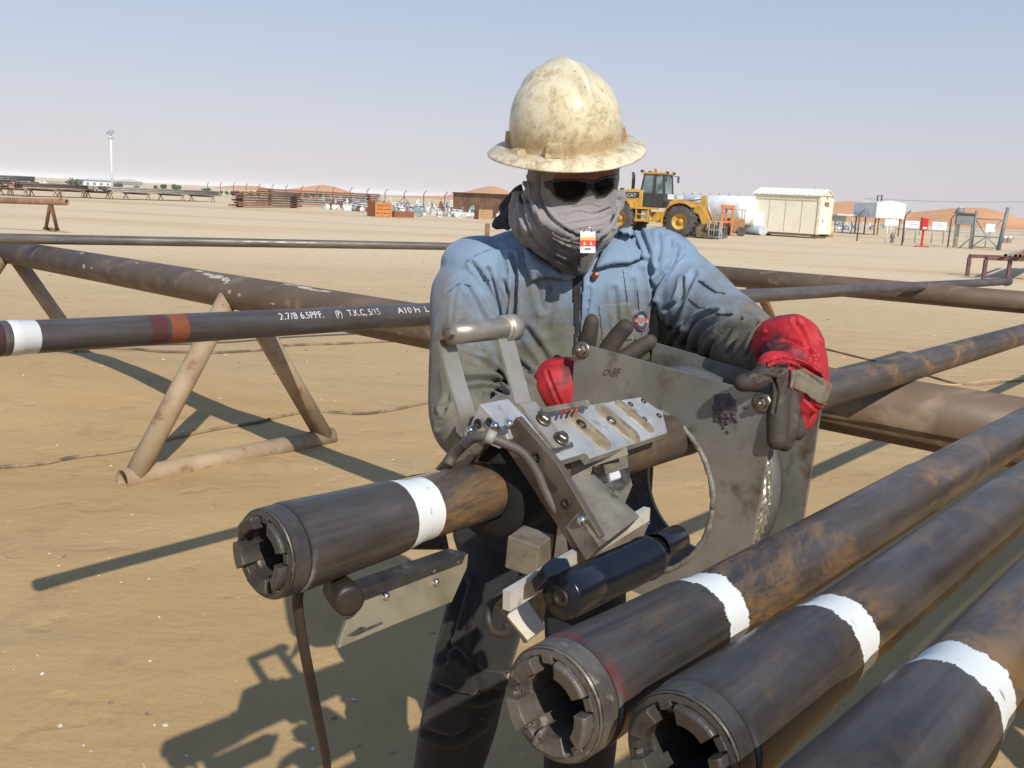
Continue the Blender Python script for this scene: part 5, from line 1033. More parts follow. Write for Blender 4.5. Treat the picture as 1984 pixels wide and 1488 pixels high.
# level the brim the way it sits on the head
lean = 0.; hsd, hup = nz(hsd * math.cos(lean) + hup * math.sin(lean)), nz(hup * math.cos(lean) - hsd * math.sin(lean))
def hatp(a, b, c_): return HB + hsd * a + hfw * b + hup * c_
n_, m_ = 180, 70; vs = []
bx, by = .119 * KW, .130 * KW; H_ = .160 * KW
for i in range(m_ + 1):
    ph = (math.pi / 2) * i / m_                 # 0 at rim, 90 deg at the top
    for k in range(n_):
        th = 2 * math.pi * k / n_; cz = math.sin(ph); cr = max(0., 1 - cz ** 2.9) ** .5
        X_, Y_, Z_ = bx * cr * math.cos(th), by * cr * math.sin(th), H_ * cz
        # raised crown panel narrowing to a point in front, and a middle ridge
        wv_ = .055 * max(0., min(1., (.098 - Y_) / .11)); e = (abs(X_) - wv_) / .0042; k1 = 1 / (1 + math.exp(max(-30, min(30, e)))); k1 *= 1 / (1 + math.exp(-(Z_ - .078) / .006))
        k2 = math.exp(-(X_ / .013) ** 2) * 1 / (1 + math.exp(-(Z_ - .09) / .01)); r_ = 1 + .055 * k1 + .055 * k2
        vs.append(hatp(X_ * r_, Y_ * r_, .004 + Z_ * r_))
fs = [(i * n_ + k, i * n_ + (k + 1) % n_, (i + 1) * n_ + (k + 1) % n_, (i + 1) * n_ + k) for i in range(m_) for k in range(n_)]
N = Nodes('hat_plastic'); base = N.mix(N.ramp(N.noise(14, (1, 1, 1), 5), .35, .65), lin((234, 225, 194)), lin((216, 204, 166)))
d1 = N.math('MULTIPLY', N.ramp(N.noise(52, (1, 1, .8), 7, .82, .4), .47, .6), N.ramp(N.noise(9, (1, 1, 1), 3), .3, .55)); base = N.mix(N.math('MULTIPLY', d1, .7), base, lin((150, 120, 78)))
base = N.mix(N.ramp(N.noise(150, (1, 1, 1), 3), .66, .72, 0, .8), base, lin((92, 70, 44)))
sep = N.n('ShaderNodeSeparateXYZ'); N.l(N.coord(), sep.inputs[0]); zz = N.math('ADD', sep.outputs[2], N.math('MULTIPLY', N.math('SUBTRACT', N.noise(30, (1, 1, 1), 5), .5), .05))
rimd = N.math('MULTIPLY', N.ramp(zz, .055, .02), N.ramp(zz, -.005, .012)); base = N.mix(N.math('MULTIPLY', rimd, .6), base, lin((150, 114, 62)))
N.col(base); N.bump(N.noise(160, (1, 1, 1), 4), .12, .001); N.b.inputs['Coat Weight'].default_value = .25; N.b.inputs['Coat Roughness'].default_value = .2; hat_m = N.set(.38, 0, .5)
HM = Matrix.Identity(4)
for i in range(3): HM[i][0] = hsd[i]; HM[i][1] = hfw[i]; HM[i][2] = hup[i]; HM[i][3] = HB[i] - W0[i]
hat = bpy.data.objects.new('hard_hat', bpy.data.meshes.new('hard_hat')); COL.objects.link(hat); hat.parent = WK; hat.matrix_basis = HM
Mi = np.array(bas(hat).inverted()); lv = A_(vs) @ Mi[:3, :3].T + Mi[:3, 3]; hat.data.from_pydata(lv.tolist(), [], fs); hat.data.materials.append(hat_m); hat.data.polygons.foreach_set('use_smooth', [True] * len(fs))
hat['label'] = 'dirty cream hard hat with full brim'
vs = []; pr_ = [(.0, .004), (.15, .0045), (.4, .0035), (.7, .0), (.92, -.007), (1., -.0095), (1.01, -.0125), (.97, -.0125), (.7, -.005), (.3, -.0), (0, .0)]
for (t, z_) in pr_:
    for k in range(n_):
        th = 2 * math.pi * k / n_; ox = .169 * KW; oy = .176 * KW + .008 * math.sin(th); ix, iy = bx * .985, by * .985
        vs.append(hatp((ix + (ox - ix) * t) * math.cos(th), (iy + (oy - iy) * t) * math.sin(th), z_ + .004 * math.cos(2 * th) * t))
fs = [(i * n_ + k, i * n_ + (k + 1) % n_, (i + 1) * n_ + (k + 1) % n_, (i + 1) * n_ + k) for i in range(len(pr_) - 1) for k in range(n_)]
obj('brim', (A_(vs), fs), hat_m, hat)
for th, w_, h_, dp in ((math.radians(50), .034, .026, .016), (math.radians(11), .030, .009, .022), (math.radians(154), .020, .028, .012), (math.radians(-24), .022, .028, .012)):
    c_ = hatp(bx * 1.0 * math.cos(th), by * 1.0 * math.sin(th), .004 + h_ / 2); o_ = nz(hsd * math.cos(th) + hfw * math.sin(th)); t_ = np.cross(hup, o_)
    q = [c_ + t_ * a * w_ / 2 * (1 if b < 0 else .8) + hup * b * h_ / 2 + o_ * (.002 if b < 0 else -.002) for a, b in ((-1, -1), (1, -1), (1, 1), (-1, 1))]
    obj('bracket', MB().prism([p - o_ * .012 for p in q], o_ * (dp + .008)), hat_m, hat, bevel=.0015)
# ------------------------------------------------------------------ gloves
red_m = mat('red_glove_fabric', lin((190, 34, 42)), lin((146, 24, 32)), sc=12, rough=.65, bump=.5, c3=lin((74, 24, 28)), sc3=13, l3=.5, h3=.64)
lea_m = mat('glove_leather', lin((70, 62, 52)), lin((46, 42, 37)), sc=22, rough=.75, bump=.5, bd=.002, c3=lin((104, 92, 76)), sc3=40, l3=.62, h3=.72)
def glove(label, chains, cuff, palm, lines, red_test):
    mb = MB()
    for ch in chains: c_ = spline([P(*q[:3]) for q in ch], 5); rr = np.interp(np.linspace(0, len(ch) - 1, len(c_)), range(len(ch)), [q[3] for q in ch]); mb.tube(c_, list(rr), 14); mb.ell(c_[-1], rr[-1], seg=14, rings=8); mb.ell(c_[0], rr[0], seg=14, rings=8)
    for p_ in palm: mb.ell(P(*p_[:3]), p_[3], p_[4] if len(p_) > 4 else None)
    c_ = spline([P(*q[:3]) for q in cuff], 5); rr = np.interp(np.linspace(0, len(cuff) - 1, len(c_)), range(len(cuff)), [q[3] for q in cuff]); mb.tube(c_, list(rr), 28)
    v, f, ed = remesh(mb, .0028, 4); v = v + normals(v, f) * (.0012 * smoothnoise(v, 60, 3))[:, None]; v = creases(v, f, lines)
    o = obj('glove', (v, f), [lea_m, red_m], WK); x, y, d = pxd(v[f].mean(1)); o.data.polygons.foreach_set('material_index', red_test(x, y, v[f].mean(1)).astype(int)); o['label'] = label
    return o, v, f
# his left hand (right in the picture): wrist bent over the corner, fingers hanging over the plate edge
RC = [(1494, 672, 1.90, .050), (1512, 664, 1.86, .053), (1536, 664, 1.83, .054), (1548, 695, 1.80, .051), (1556, 740, 1.78, .047), (1560, 782, 1.77, .040), (1566, 800, 1.77, .028)]
g_o, gv, gf = glove('red and grey leather glove gripping the top corner of the coil frame',
    [[(1520, 730, 1.72, .020), (1510, 770, 1.685, .021), (1508, 810, 1.672, .021), (1505, 852, 1.668, .0185)],
     [(1535, 740, 1.75, .020), (1530, 785, 1.72, .020), (1526, 830, 1.71, .019), (1520, 858, 1.71, .016)],
     [(1550, 745, 1.79, .019), (1552, 790, 1.765, .019), (1545, 836, 1.76, .017)],
     [(1565, 750, 1.82, .017), (1570, 790, 1.81, .017), (1560, 820, 1.81, .014)],
     [(1515, 705, 1.74, .024), (1492, 704, 1.70, .022), (1484, 722, 1.675, .0205), (1462, 738, 1.665, .0195), (1440, 741, 1.664, .0165)]],
    RC, [(1530, 715, 1.76, A_([.04, .035, .045])), (1515, 690, 1.78, A_([.038, .04, .03]))],
    [([(1486, 640), (1520, 626), (1560, 628), (1588, 660)], 3, .004), ([(1494, 668), (1530, 660), (1580, 690)], 3.5, .004), ([(1540, 622), (1562, 660), (1572, 700)], 4, .004), ([(1560, 770), (1580, 790), (1600, 800)], 3, .004), ([(1500, 698), (1540, 700), (1590, 728)], 3, .005), ([(1500, 712), (1545, 716), (1595, 748)], 2.5, .003), ([(1528, 690), (1530, 730), (1520, 760)], 3, .004), ([(1500, 735), (1480, 728), (1470, 735)], 3, .003), ([(1496, 720), (1505, 760), (1500, 800)], 2.5, .003)],
    lambda x, y, c_: (inpoly(x, y, [(1440, 560), (1660, 560), (1660, 880), (1575, 880), (1545, 768), (1528, 745), (1528, 692), (1480, 706), (1440, 700)])))
bg_ = bvh_of(gv, gf)
surf_patch('cuff_flap', bg_, [(1530, 716), (1560, 716), (1596, 732), (1616, 744), (1602, 790), (1586, 784), (1560, 764), (1530, 750)], .008, .004, mat('pale_leather', lin((120, 110, 94)), lin((94, 84, 70)), sc=30, rough=.8, bump=.4), g_o, edge_up=-.004, fallback=1.79)
surf_patch('cuff_strap', bg_, [(1484, 700), (1530, 690), (1570, 700), (1594, 716), (1600, 736), (1560, 712), (1528, 703), (1486, 712)], .006, .003, mat('dark_red_strap', lin((166, 24, 38)), lin((140, 20, 32)), sc=30, rough=.6), g_o, edge_up=-.002, fallback=1.79)
# his right hand between the plates
glove('dark leather glove with a red cuff reaching between the two plates',
    [[(1130, 735, 2.02, .020), (1134, 690, 2.0, .020), (1140, 655, 1.985, .019), (1146, 622, 1.975, .0155)],
     [(1160, 735, 2.03, .020), (1172, 690, 2.04, .020), (1194, 655, 2.03, .0195), (1212, 634, 2.02, .019)],
     [(1175, 745, 2.05, .020), (1195, 705, 2.06, .020), (1228, 680, 2.07, .0185), (1260, 662, 2.07, .0165)],
     [(1180, 755, 2.06, .019), (1205, 720, 2.08, .019), (1235, 700, 2.09, .0175), (1262, 690, 2.09, .0145)],
     [(1160, 765, 2.04, .018), (1185, 745, 2.07, .018), (1210, 735, 2.08, .016)]],
    [(1068, 758, 2.01, .054), (1084, 748, 2.00, .062), (1105, 742, 2.01, .056), (1140, 742, 2.04, .040)], [(1150, 745, 2.04, A_([.045, .04, .042]))],
    [([(1060, 720), (1075, 760), (1090, 790)], 3, .003)], lambda x, y, c_: x < 1118)
# boots
for lg in (LEG_L, LEG_R):
    q = P(*lg[-1][:3]); q[2] = 0; mb = MB(); zt = P(*lg[-1][:3])[2]; mb.tube([q + A_([0, .0, max(.1, zt) + .05]), q + A_([0, 0, .09])], [.06, .06], 20); mb.ell(q + A_([.0, -.07, .055]), (.05, .14, .05)); mb.ell(q + A_([0, .03, .06]), (.05, .08, .06)); mb.box(q + A_([0, -.05, .012]), (.09, .28, .024))
    v, f, ed = remesh(mb, .007, 3); obj('boot', (v, f), mat('boot_leather', (.06, .045, .035), (.11, .085, .06), sc=12, rough=.6), WK)

P, MB, pr = _P, _MB, _pr
# ================================================================== INSPECTION TOOL ON THE PIPE
WA = nz(np.cross(NA, [0, 0, 1.])); VA = np.cross(WA, NA)
def axp(x): return PA0 + NA * along(PA0, NA, x)
MT = nz(WA * .60 + VA * .80); CT = nz(np.cross(NA, MT)); 
alu = mat('worn_aluminium', lin((196, 196, 194)), lin((168, 166, 162)), sc=14, rough=.42, metal=.45, bump=.08, c3=lin((146, 136, 120)), sc3=26, l3=.58, h3=.7, rv=.1)
alud = mat('dirty_aluminium', lin((150, 142, 128)), lin((112, 102, 88)), sc=16, rough=.5, metal=.4, bump=.2, c3=lin((90, 78, 64)), sc3=26, l3=.56, h3=.68, rv=.1)
stl = mat('brushed_steel', lin((176, 172, 164)), lin((150, 142, 130)), sc=10, rough=.42, metal=.5, bump=.06, rv=.08)
bolt_m = mat('bolt_steel', lin((150, 140, 128)), lin((96, 84, 72)), sc=40, rough=.35, metal=.8)
blk = mat('grease_black', lin((38, 34, 32)), lin((56, 50, 44)), sc=20, rough=.55)
hose_m = mat('grey_hose', lin((74, 70, 66)), lin((96, 88, 78)), sc=14, rough=.6)
TL = thing('inspection_tool', axp(1080) * A_([1, 1, 0]), 'aluminium pipe inspection tool with a bar handle clamped round the front pipe', 'inspection tool')
QT = axp(1080) + MT * .080
def pp(poly, q, n, th, extr=None): return MB().prism([PL(x, y, q, n) for x, y in poly], (extr if extr is not None else -n) * th)
def bolt(x, y, q, n, r_=.0085, parent=None, hexa=True, h=.007, name='bolt', m=None):
    c_ = PL(x, y, q, n); mb = MB(); mb.lathe([(0, r_ * 1.35), (.0015, r_ * 1.35), (.0015, r_)], c_, n, 20); mb.lathe([(.001, r_), (h - .001, r_), (h, r_ * .85), (h, 0)], c_, n, 6 if hexa else 20, not hexa)
    return obj(name, mb, m or bolt_m, parent or TL)
def socket(x, y, q, n, r_=.006, parent=None):
    c_ = PL(x, y, q, n); return obj('screw', MB().lathe([(.0, r_), (.0006, r_), (.0006, r_ * .5), (-.001, r_ * .45), (-.001, 0)], c_, n, 20), blk, parent or TL)
# top plate with grooves
tpoly = [(1001, 803), (1079, 894), (1136, 877), (1143, 888), (1294, 838), (1284, 799), (1241, 769), (1150, 783), (1060, 795)]
top_ = obj('top_plate', pp(tpoly, QT, MT, .016), alu, TL, bevel=.0015)
obj('plate_block', pp([(1002, 806), (1079, 893), (1134, 876), (1062, 800)], QT - MT * .0165, MT, .018), alu, TL, bevel=.001)
groove = mat('groove_shaded_metal', lin((132, 114, 88)), lin((160, 146, 122)), sc=60, rough=.55, metal=.2)  # brown shading of the recessed slots is put into this colour
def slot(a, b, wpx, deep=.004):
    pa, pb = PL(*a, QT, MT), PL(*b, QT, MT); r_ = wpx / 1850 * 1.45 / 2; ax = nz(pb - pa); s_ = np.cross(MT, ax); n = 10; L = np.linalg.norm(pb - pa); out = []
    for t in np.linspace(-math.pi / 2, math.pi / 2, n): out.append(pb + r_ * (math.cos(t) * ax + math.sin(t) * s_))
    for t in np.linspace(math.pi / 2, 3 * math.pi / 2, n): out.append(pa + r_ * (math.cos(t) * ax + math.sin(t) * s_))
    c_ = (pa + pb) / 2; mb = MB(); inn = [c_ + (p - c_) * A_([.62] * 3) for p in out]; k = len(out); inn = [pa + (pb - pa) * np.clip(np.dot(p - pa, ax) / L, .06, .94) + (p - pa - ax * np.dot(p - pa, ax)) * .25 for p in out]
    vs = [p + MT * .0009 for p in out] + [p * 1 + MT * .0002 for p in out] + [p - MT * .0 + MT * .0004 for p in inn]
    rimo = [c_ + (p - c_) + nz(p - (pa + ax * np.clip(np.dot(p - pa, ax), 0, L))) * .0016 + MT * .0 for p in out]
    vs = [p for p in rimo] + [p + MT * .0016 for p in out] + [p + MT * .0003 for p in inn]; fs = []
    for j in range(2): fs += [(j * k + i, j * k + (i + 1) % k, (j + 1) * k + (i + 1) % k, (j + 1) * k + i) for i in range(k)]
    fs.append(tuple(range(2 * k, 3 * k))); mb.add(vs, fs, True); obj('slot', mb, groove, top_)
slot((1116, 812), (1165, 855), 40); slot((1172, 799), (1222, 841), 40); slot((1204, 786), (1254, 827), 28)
for x, y in ((1222, 783), (1247, 777), (1249, 812), (1277, 805)): socket(x, y, QT + MT * .0008, MT, .005, top_)
for x, y in ((1126, 822), (1184, 815)): bolt(x, y, QT + MT * .001, MT, .0065, top_, h=.004)
obj('edge_block', pp([(1080, 915), (1079, 896), (1136, 879), (1143, 890), (1215, 866), (1218, 882), (1148, 905), (1147, 925), (1090, 942)], QT - MT * .017, NA * -.55 + MT * .3 + WA * .78, .02), alud, TL, bevel=.001)
# side block on the left with its sockets
M2 = nz(-WA * .25 + VA * .97)
QB = PL(950, 810, QT + MT * .012, MT); obj('end_block', pp([(930, 782), (978, 835), (984, 852), (966, 870), (934, 856), (905, 836)], QB - NA * .008 - VA * .01, -NA, .058, NA), alu, TL, bevel=.0015)
QF = QB - NA * .009 - VA * .01
socket(968, 804, QB + M2 * .001, M2, .007); socket(926, 821, QF - NA * .002, -NA, .007); socket(948, 818, QF - NA * .002, -NA, .006)
for x, y in ((911, 834), (959, 826), (986, 822)): obj('dome_nut', MB().ell(PL(x, y, QF - NA * .004, -NA), .0065, seg=14, rings=8), mat('chrome', (.75, .75, .75), rough=.12, metal=1., bump=0), TL)
obj('corner_plate', pp([(880, 822), (912, 812), (922, 822), (896, 838)], QB - VA * .035, M2, .012), alu, TL)
# arms of the yoke
obj('yoke_arm', pp([(968, 850), (1000, 808), (1080, 900), (1162, 1040), (1150, 1064), (1108, 1062)], QF + NA * .012, -NA, .012, NA), mat('side_plate', lin((118, 106, 92)), lin((86, 76, 66)), sc=14, rough=.45, metal=.5, bump=.1, rv=.1), TL, bevel=.001)
obj('side_plate', pp([(1083, 935), (1150, 918), (1240, 1000), (1162, 1060)], PL(1083, 935, QF + NA * .02, -NA), MT, .03), alud, TL, bevel=.001)
obj('adjust_slot', pp([(1040, 908), (1050, 916), (1078, 945), (1074, 954), (1066, 948), (1040, 920)], QF + NA * .0105, -NA, .001, NA), blk, TL)
for x, y in ((1097, 975), (978, 838), (1040, 885)): socket(x, y, QF + NA * .011, -NA, .007)
for x, y in ((1127, 1008),): obj('dome_nut', MB().ell(PL(x, y, QF + NA * .009, -NA), .007, seg=14, rings=8), _mc['chrome'], TL)
obj('yoke_arm', pp([(908, 838), (948, 852), (900, 912), (878, 936), (841, 908)], QF + NA * .006, -NA, .09, NA), alud, TL, bevel=.0015)
obj('yoke_arm', pp([(884, 850), (900, 856), (862, 918), (846, 908)], QF, -NA, .02, NA), mat('strap_dark', lin((88, 76, 62)), sc=20), TL, bevel=.001)
obj('back_arm', pp([(868, 905), (905, 850), (925, 860), (890, 918)], QF + NA * .05, -NA, .12, NA), blk, TL)
# saddle round the pipe
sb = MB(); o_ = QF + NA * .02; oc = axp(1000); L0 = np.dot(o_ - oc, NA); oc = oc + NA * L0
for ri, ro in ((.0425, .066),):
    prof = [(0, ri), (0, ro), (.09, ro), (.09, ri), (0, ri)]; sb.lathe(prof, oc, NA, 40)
obj('saddle', sb, mat('saddle_void_black', lin((24, 22, 20)), rough=.95), TL)  # near-black puts the shade of the void round the pipe into the colour
# handle
q1 = PL(1053, 812, QT, MT); QH = PL(1064, 868, QT + MT * .006, MT)
def strap(pxl, q, wd, th, name='handle_arm', m=None, pts3=None):
    pts = pts3 or [PL(x, y, q, -NA) for x, y in pxl]; pts = list(spline(pts, 6)) if len(pts) > 3 else pts; n = len(pts); left = []
    for i, p in enumerate(pts):
        t = nz(pts[min(i + 1, n - 1)] - pts[max(i - 1, 0)]); s_ = np.cross(t, NA); left.append((p - s_ * th / 2, p + s_ * th / 2))
    mb = MB()
    for i in range(n - 1):
        a, b = left[i], left[i + 1]; vs = [a[0], a[1], b[1], b[0]]; vs = vs + [x + NA * wd for x in vs]
        mb.add(vs, [(0, 1, 2, 3), (7, 6, 5, 4), (0, 4, 5, 1), (3, 2, 6, 7)] + ([(0, 3, 7, 4)] if i == 0 and False else []) + [(0, 3, 7, 4), (1, 5, 6, 2)], False)
    return obj(name, mb, m or stl, TL, bevel=0), pts
pA = PL(1074, 870, QT + MT * .004, MT); cdir = nz(np.cross(NA, MT)); cdir = cdir if pxd(pA + cdir * .02)[0][0] < pxd(pA)[0][0] else -cdir
LL = np.linspace(.01, .2, 300); lp = LL[np.argmin(np.abs(pxd(pA[None] + cdir * LL[:, None])[0] - 1003))]; QH = pA
s1, p1 = strap([], QH, .034, .0045, pts3=[pA, pA + cdir * lp * .5, pA + cdir * lp * .92] + [PL(x, y, QH, -NA) for x, y in ((997, 782), (990, 755), (975, 700), (958, 638))])
tp1 = p1[-1]; bot = PL(856, 664, tp1, nz(np.cross(NA, WA))); # bar runs along the pipe direction
tt = np.linspace(.02, .6, 600); xx = pxd(tp1[None] - NA * tt[:, None])[0]; LB = float(tt[np.argmin(abs(xx - 852))]); print('bar length', LB)
bc0 = tp1 + NA * .02 + VA * .0; bar0 = bc0 - NA * LB
obj('handle_bar', MB().lathe([(0, 0), (0, .0152), (LB, .0152), (LB, 0)], bar0, NA, 32), stl, TL, bevel=0)
obj('bolt', MB().lathe([(0, 0), (0, .017), (.004, .017), (.004, .013), (.007, .0125), (.012, .010), (.014, .0)], bc0 + NA * .022, NA, 28), _mc['chrome'], TL)
obj('end_washer', MB().lathe([(0, 0), (0, .0195), (.004, .0195), (.004, 0)], bc0 + NA * .002, -NA, 28).lathe([(0, 0), (0, .0195), (.024, .0195), (.024, 0)], bc0, NA, 28), stl, TL)
obj('bolt', MB().lathe([(0, .009), (.008, .008), (.009, 0)], bar0, -NA, 6, False), bolt_m, TL)
strap([(886, 838), (889, 815), (887, 800), (876, 764), (864, 722), (848, 660)], bar0 - NA * .004, .031, .0045)
for x, y in ((1053, 813), (1087, 850)): bolt(x, y, QT + MT * .009, MT, .0085, TL, h=.009)
obj('stop_clip', pp([(1070, 868), (1108, 856), (1112, 864), (1098, 868), (1080, 876), (1074, 878)], QT + MT * .004, MT, .003), bolt_m, TL)
# rear bracket with electrics behind the top plate
obj('rear_bracket', pp([(1048, 790), (1140, 774), (1144, 784), (1140, 790), (1130, 786), (1054, 800)], QT + MT * .018, MT, .004), alud, TL)
mb = MB(); r_ = np.random.RandomState(4)
for k in range(4): a = PL(1068 + 10 * k, 794 - 1.6 * k + r_.rand() * 3, QT + MT * .006, MT); mb.tube([a, a + NA * .01 + MT * .004 + WA * .01, a + WA * .02 - NA * .004], .0022, 6)
obj('wire', mb, mat('copper_wire', lin((206, 104, 66)), lin((150, 60, 44)), sc=50, rough=.4, metal=.5), TL)
mb = MB()
for k in range(14): a = PL(1172 + 18 * r_.rand(), 925 + 45 * r_.rand(), QT - MT * .05, MT); mb.tube(spline([a, a + VA * -.02 + NA * .02 * r_.rand(), a + WA * .02 - VA * .03 * r_.rand()], 4), .0014, 6)
obj('wire', mb, _mc['copper_wire'], TL)
qc = QT - MT * .035 + NA * .03
for poly, m_, th in (([(1150, 893), (1215, 872), (1218, 905), (1158, 925)], alud, .03), ([(1160, 925), (1220, 905), (1222, 935), (1206, 952), (1168, 948)], bolt_m, .03), ([(1180, 917), (1200, 911), (1204, 924), (1184, 931)], mat('white_plastic', (.75, .75, .78), rough=.4), .006), ([(1150, 905), (1170, 898), (1178, 935), (1160, 945)], blk, .03), ([(1190, 950), (1222, 925), (1226, 940), (1205, 990), (1190, 980)], alud, .008)):
    obj('connector', pp(poly, qc + MT * (.006 if m_ is _mc.get('white_plastic') else 0), MT, th), m_, TL, bevel=.001)
# lower rail and motor
QL = axp(1010) + WA * .10 - VA * .095
N1 = nz(VA * .8 - WA * .6 * -1 + 0 * NA) ; NT = nz(VA * .92 + WA * .25)
ra, rb_ = P(981, 1164, 1.09), P(1253, 998, 1.36)
obj('lower_rail', MB().bar(ra, rb_, .024, .010, WA), mat('clean_rail', lin((204, 202, 194)), lin((176, 168, 152)), sc=14, rough=.45, metal=.2, c3=lin((140, 110, 86)), sc3=30, l3=.6, h3=.7), TL)
qf = PL(990, 1170, QL, NT); NS = nz(-NA * .05 + WA * .8 * 1 - VA * .2 + -fw * .7)
rd = nz(rb_ - ra); rm_ = ra + (rb_ - ra) * .42; obj('lower_rail', MB().prism([rm_ - VA * .007, rb_ - VA * .007, rb_ - rd * .03 - VA * .04, rm_ + rd * .03 - VA * .045], WA * .006), alud, TL)
obj('rail_end', pp([(975, 1182), (960, 1172), (972, 1158), (990, 1172), (1100, 1090), (1112, 1100), (1060, 1150), (1052, 1216), (1020, 1246), (1018, 1240)], qf + NT * -.006, nz(np.cross(NA, np.cross(NA, -fw)) * -1), .006), alud, TL)
obj('rail_tab', pp([(978, 1188), (1022, 1164), (1056, 1214), (1022, 1240)], qf - NT * .01 + WA * .004, nz(-fw + VA * .8), .008), mat('clean_rail2', lin((214, 208, 190)), rough=.4, metal=.3), TL)
mc = P(1098, 1152, 1.11); mo = MB(); NM = NA
def L_at(o, x): return along(o, NA, x)
l1, l2 = L_at(mc, 1262), L_at(mc, 1306); print('motor', l1, l2)
mo.lathe([(-.012, 0), (-.012, .0262), (-.009, .028), (.0, .028), (.042, .028), (.043, .0275), (.044, .028), (l1 - .02, .028), (l1 - .018, .0292), (l1 - .01, .0292), (l1, .025), (l1 + .010, .023)], mc, NM, 48)
mot = obj('motor', mo, mat('navy_enamel', lin((30, 35, 46)), lin((24, 28, 36)), sc=8, rough=.25, metal=.2, bump=.03, c3=lin((70, 68, 64)), sc3=20, l3=.62, h3=.72, rv=.08), TL)
obj('motor_nose', MB().lathe([(l1 + .006, .0195), (l2, .0195), (l2 + .004, .017), (l2 + .004, 0)], mc + VA * .010 + WA * .004, NM, 36), _mc['navy_enamel'], mot)
obj('motor_cap', MB().lathe([(-.012, .008), (-.0135, .012), (-.0135, .006), (-.0128, .006), (-.0128, 0)], mc, NM, 24), blk, mot)
obj('clamp_block', pp([(1052, 1096), (1072, 1078), (1100, 1080), (1108, 1098), (1080, 1112), (1060, 1120)], mc + MT * .031, MT, .03), _mc['navy_enamel'], TL, bevel=.003)
# square block below the pipe
qb = P(1025, 1045, 1.21); M3 = nz(VA)
obj('square_block', MB().box(P(1026, 1068, 1.25), (.046, .046, .046), (nz(A_([.45, .89, .05])), nz(A_([-.89, .45, .1])), nz(A_([.04, -.12, 1.])))), alud, TL, bevel=.002)
# support plate with roller under the pipe's front end
QS = axp(700) - VA * .075 + WA * .018; ns = nz(-fw * 1.0 + VA * .2); ns = nz(ns - NA * np.dot(ns, NA))
sp_m = mat('support_plate', lin((150, 140, 116)), lin((122, 112, 92)), sc=12, rough=.42, metal=.35, bump=.15, c3=lin((182, 92, 60)), sc3=16, l3=.66, h3=.72, rv=.1)
obj('support_plate', pp([(690, 1152), (880, 1088), (908, 1072), (905, 1100), (876, 1166), (760, 1212), (656, 1256), (660, 1235)], QS, ns, .008), sp_m, TL, bevel=.001)
obj('support_bar', pp([(672, 1128), (868, 1062), (905, 1070), (692, 1148)], QS + VA * .014 + ns * .002, nz(VA * .8 + ns * .5), .02), mat('bar_blue_grey', lin((74, 76, 82)), lin((52, 52, 56)), sc=18, rough=.4, metal=.4, c3=lin((104, 104, 108)), sc3=30, l3=.58, h3=.7), TL, bevel=.001)
obj('support_bar', pp([(870, 1062), (840, 914), (800, 920), (740, 935), (700, 1060)], QS - WA * .2 + VA * -.0 + NA * .12, ns, .01), blk, TL)
for x, y in ((748, 1155), (884, 1085), (838, 1103), (845, 1128)): obj('dome_nut', MB().ell(PL(x, y, QS + ns * .003, ns), .005, seg=12, rings=8), _mc['chrome'], TL)
obj('strip', pp([(672, 1232), (700, 1214), (712, 1216), (740, 1204), (742, 1208), (690, 1232)], QS + ns * .002, ns, .003), bolt_m, TL)
rc = PL(652, 1146, QS, ns) ; obj('roller', MB().lathe([(-.022, 0), (-.022, .013), (-.02, .018), (0, .019), (.02, .018), (.022, .013), (.022, 0)], rc - NA * .0 + WA * .012, nz(WA * .8 - NA * .3), 28), mat('roller_dark', lin((36, 30, 26)), lin((54, 46, 38)), sc=30, rough=.5), TL)
obj('back_plate', pp([(745, 935), (865, 908), (868, 916), (760, 944)], axp(800) + VA * .03 - WA * .11, VA, .006), mat('far_plate', lin((176, 158, 134))), TL)
# hoses
def hose(name, pts, r_, m=hose_m, par=TL, label=None, cat='cable'): return cable3(name, [P(*p) for p in pts], r_, m, label, par, cat, 8)
d0 = pxd(QF)[2][0] - .02
hose('hose', [(900, 862, d0), (915, 850, d0 - .01), (935, 845, d0 - .02), (955, 850, d0 - .02), (985, 862, d0 - .02), (1015, 880, d0 - .02), (1040, 915, d0 - .02), (1058, 955, d0 - .02), (1075, 985, d0 - .02), (1100, 1010, d0 - .02), (1128, 1036, d0 - .02)], .0064)
hose('hose', [(902, 858, d0), (880, 880, d0 + .02), (868, 900, d0 + .02)], .007)
obj('hose_collar', MB().cyl(P(942, 842, d0 - .022), P(958, 850, d0 - .022), .0092, 16), mat('collar_grey', lin((170, 168, 160)), rough=.5), TL)
hose('hose', [(1060, 960, d0 - .01), (1090, 1000, d0 - .0), (1105, 1040, d0), (1110, 1075, d0)], .006, blk)
hose('hose', [(1020, 1120, 1.2), (985, 1140, 1.17), (955, 1165, 1.15), (945, 1195, 1.13), (955, 1222, 1.13), (978, 1226, 1.14), (982, 1210, 1.15)], .0055, blk)
if 0: hose('hose', [(905, 1150, 1.32), (890, 1200, 1.36), (876, 1260, 1.4), (880, 1330, 1.44), (872, 1400, 1.5)], .003, blk)
hose_pts = [(600, 1110, 1.14), (578, 1150, 1.13), (580, 1200, 1.14), (590, 1260, 1.17), (604, 1330, 1.22), (618, 1400, 1.3), (632, 1470, 1.4), (640, 1540, 1.52)]
hh = [P(*p) for p in hose_pts] ; g_ = hh[-1].copy(); g_[2] = .02; hh.append(g_ + A_([.02, .12, .35])); hh.append(g_ + A_([.05, .25, .01])); hh.append(g_ + A_([.4, .4, 0.01]))
cable3('drop_cable', hh, .0065, mat('black_cable', lin((42, 36, 32)), lin((66, 54, 44)), sc=10, rough=.6), 'black cable hanging down from under the front pipe', TL)
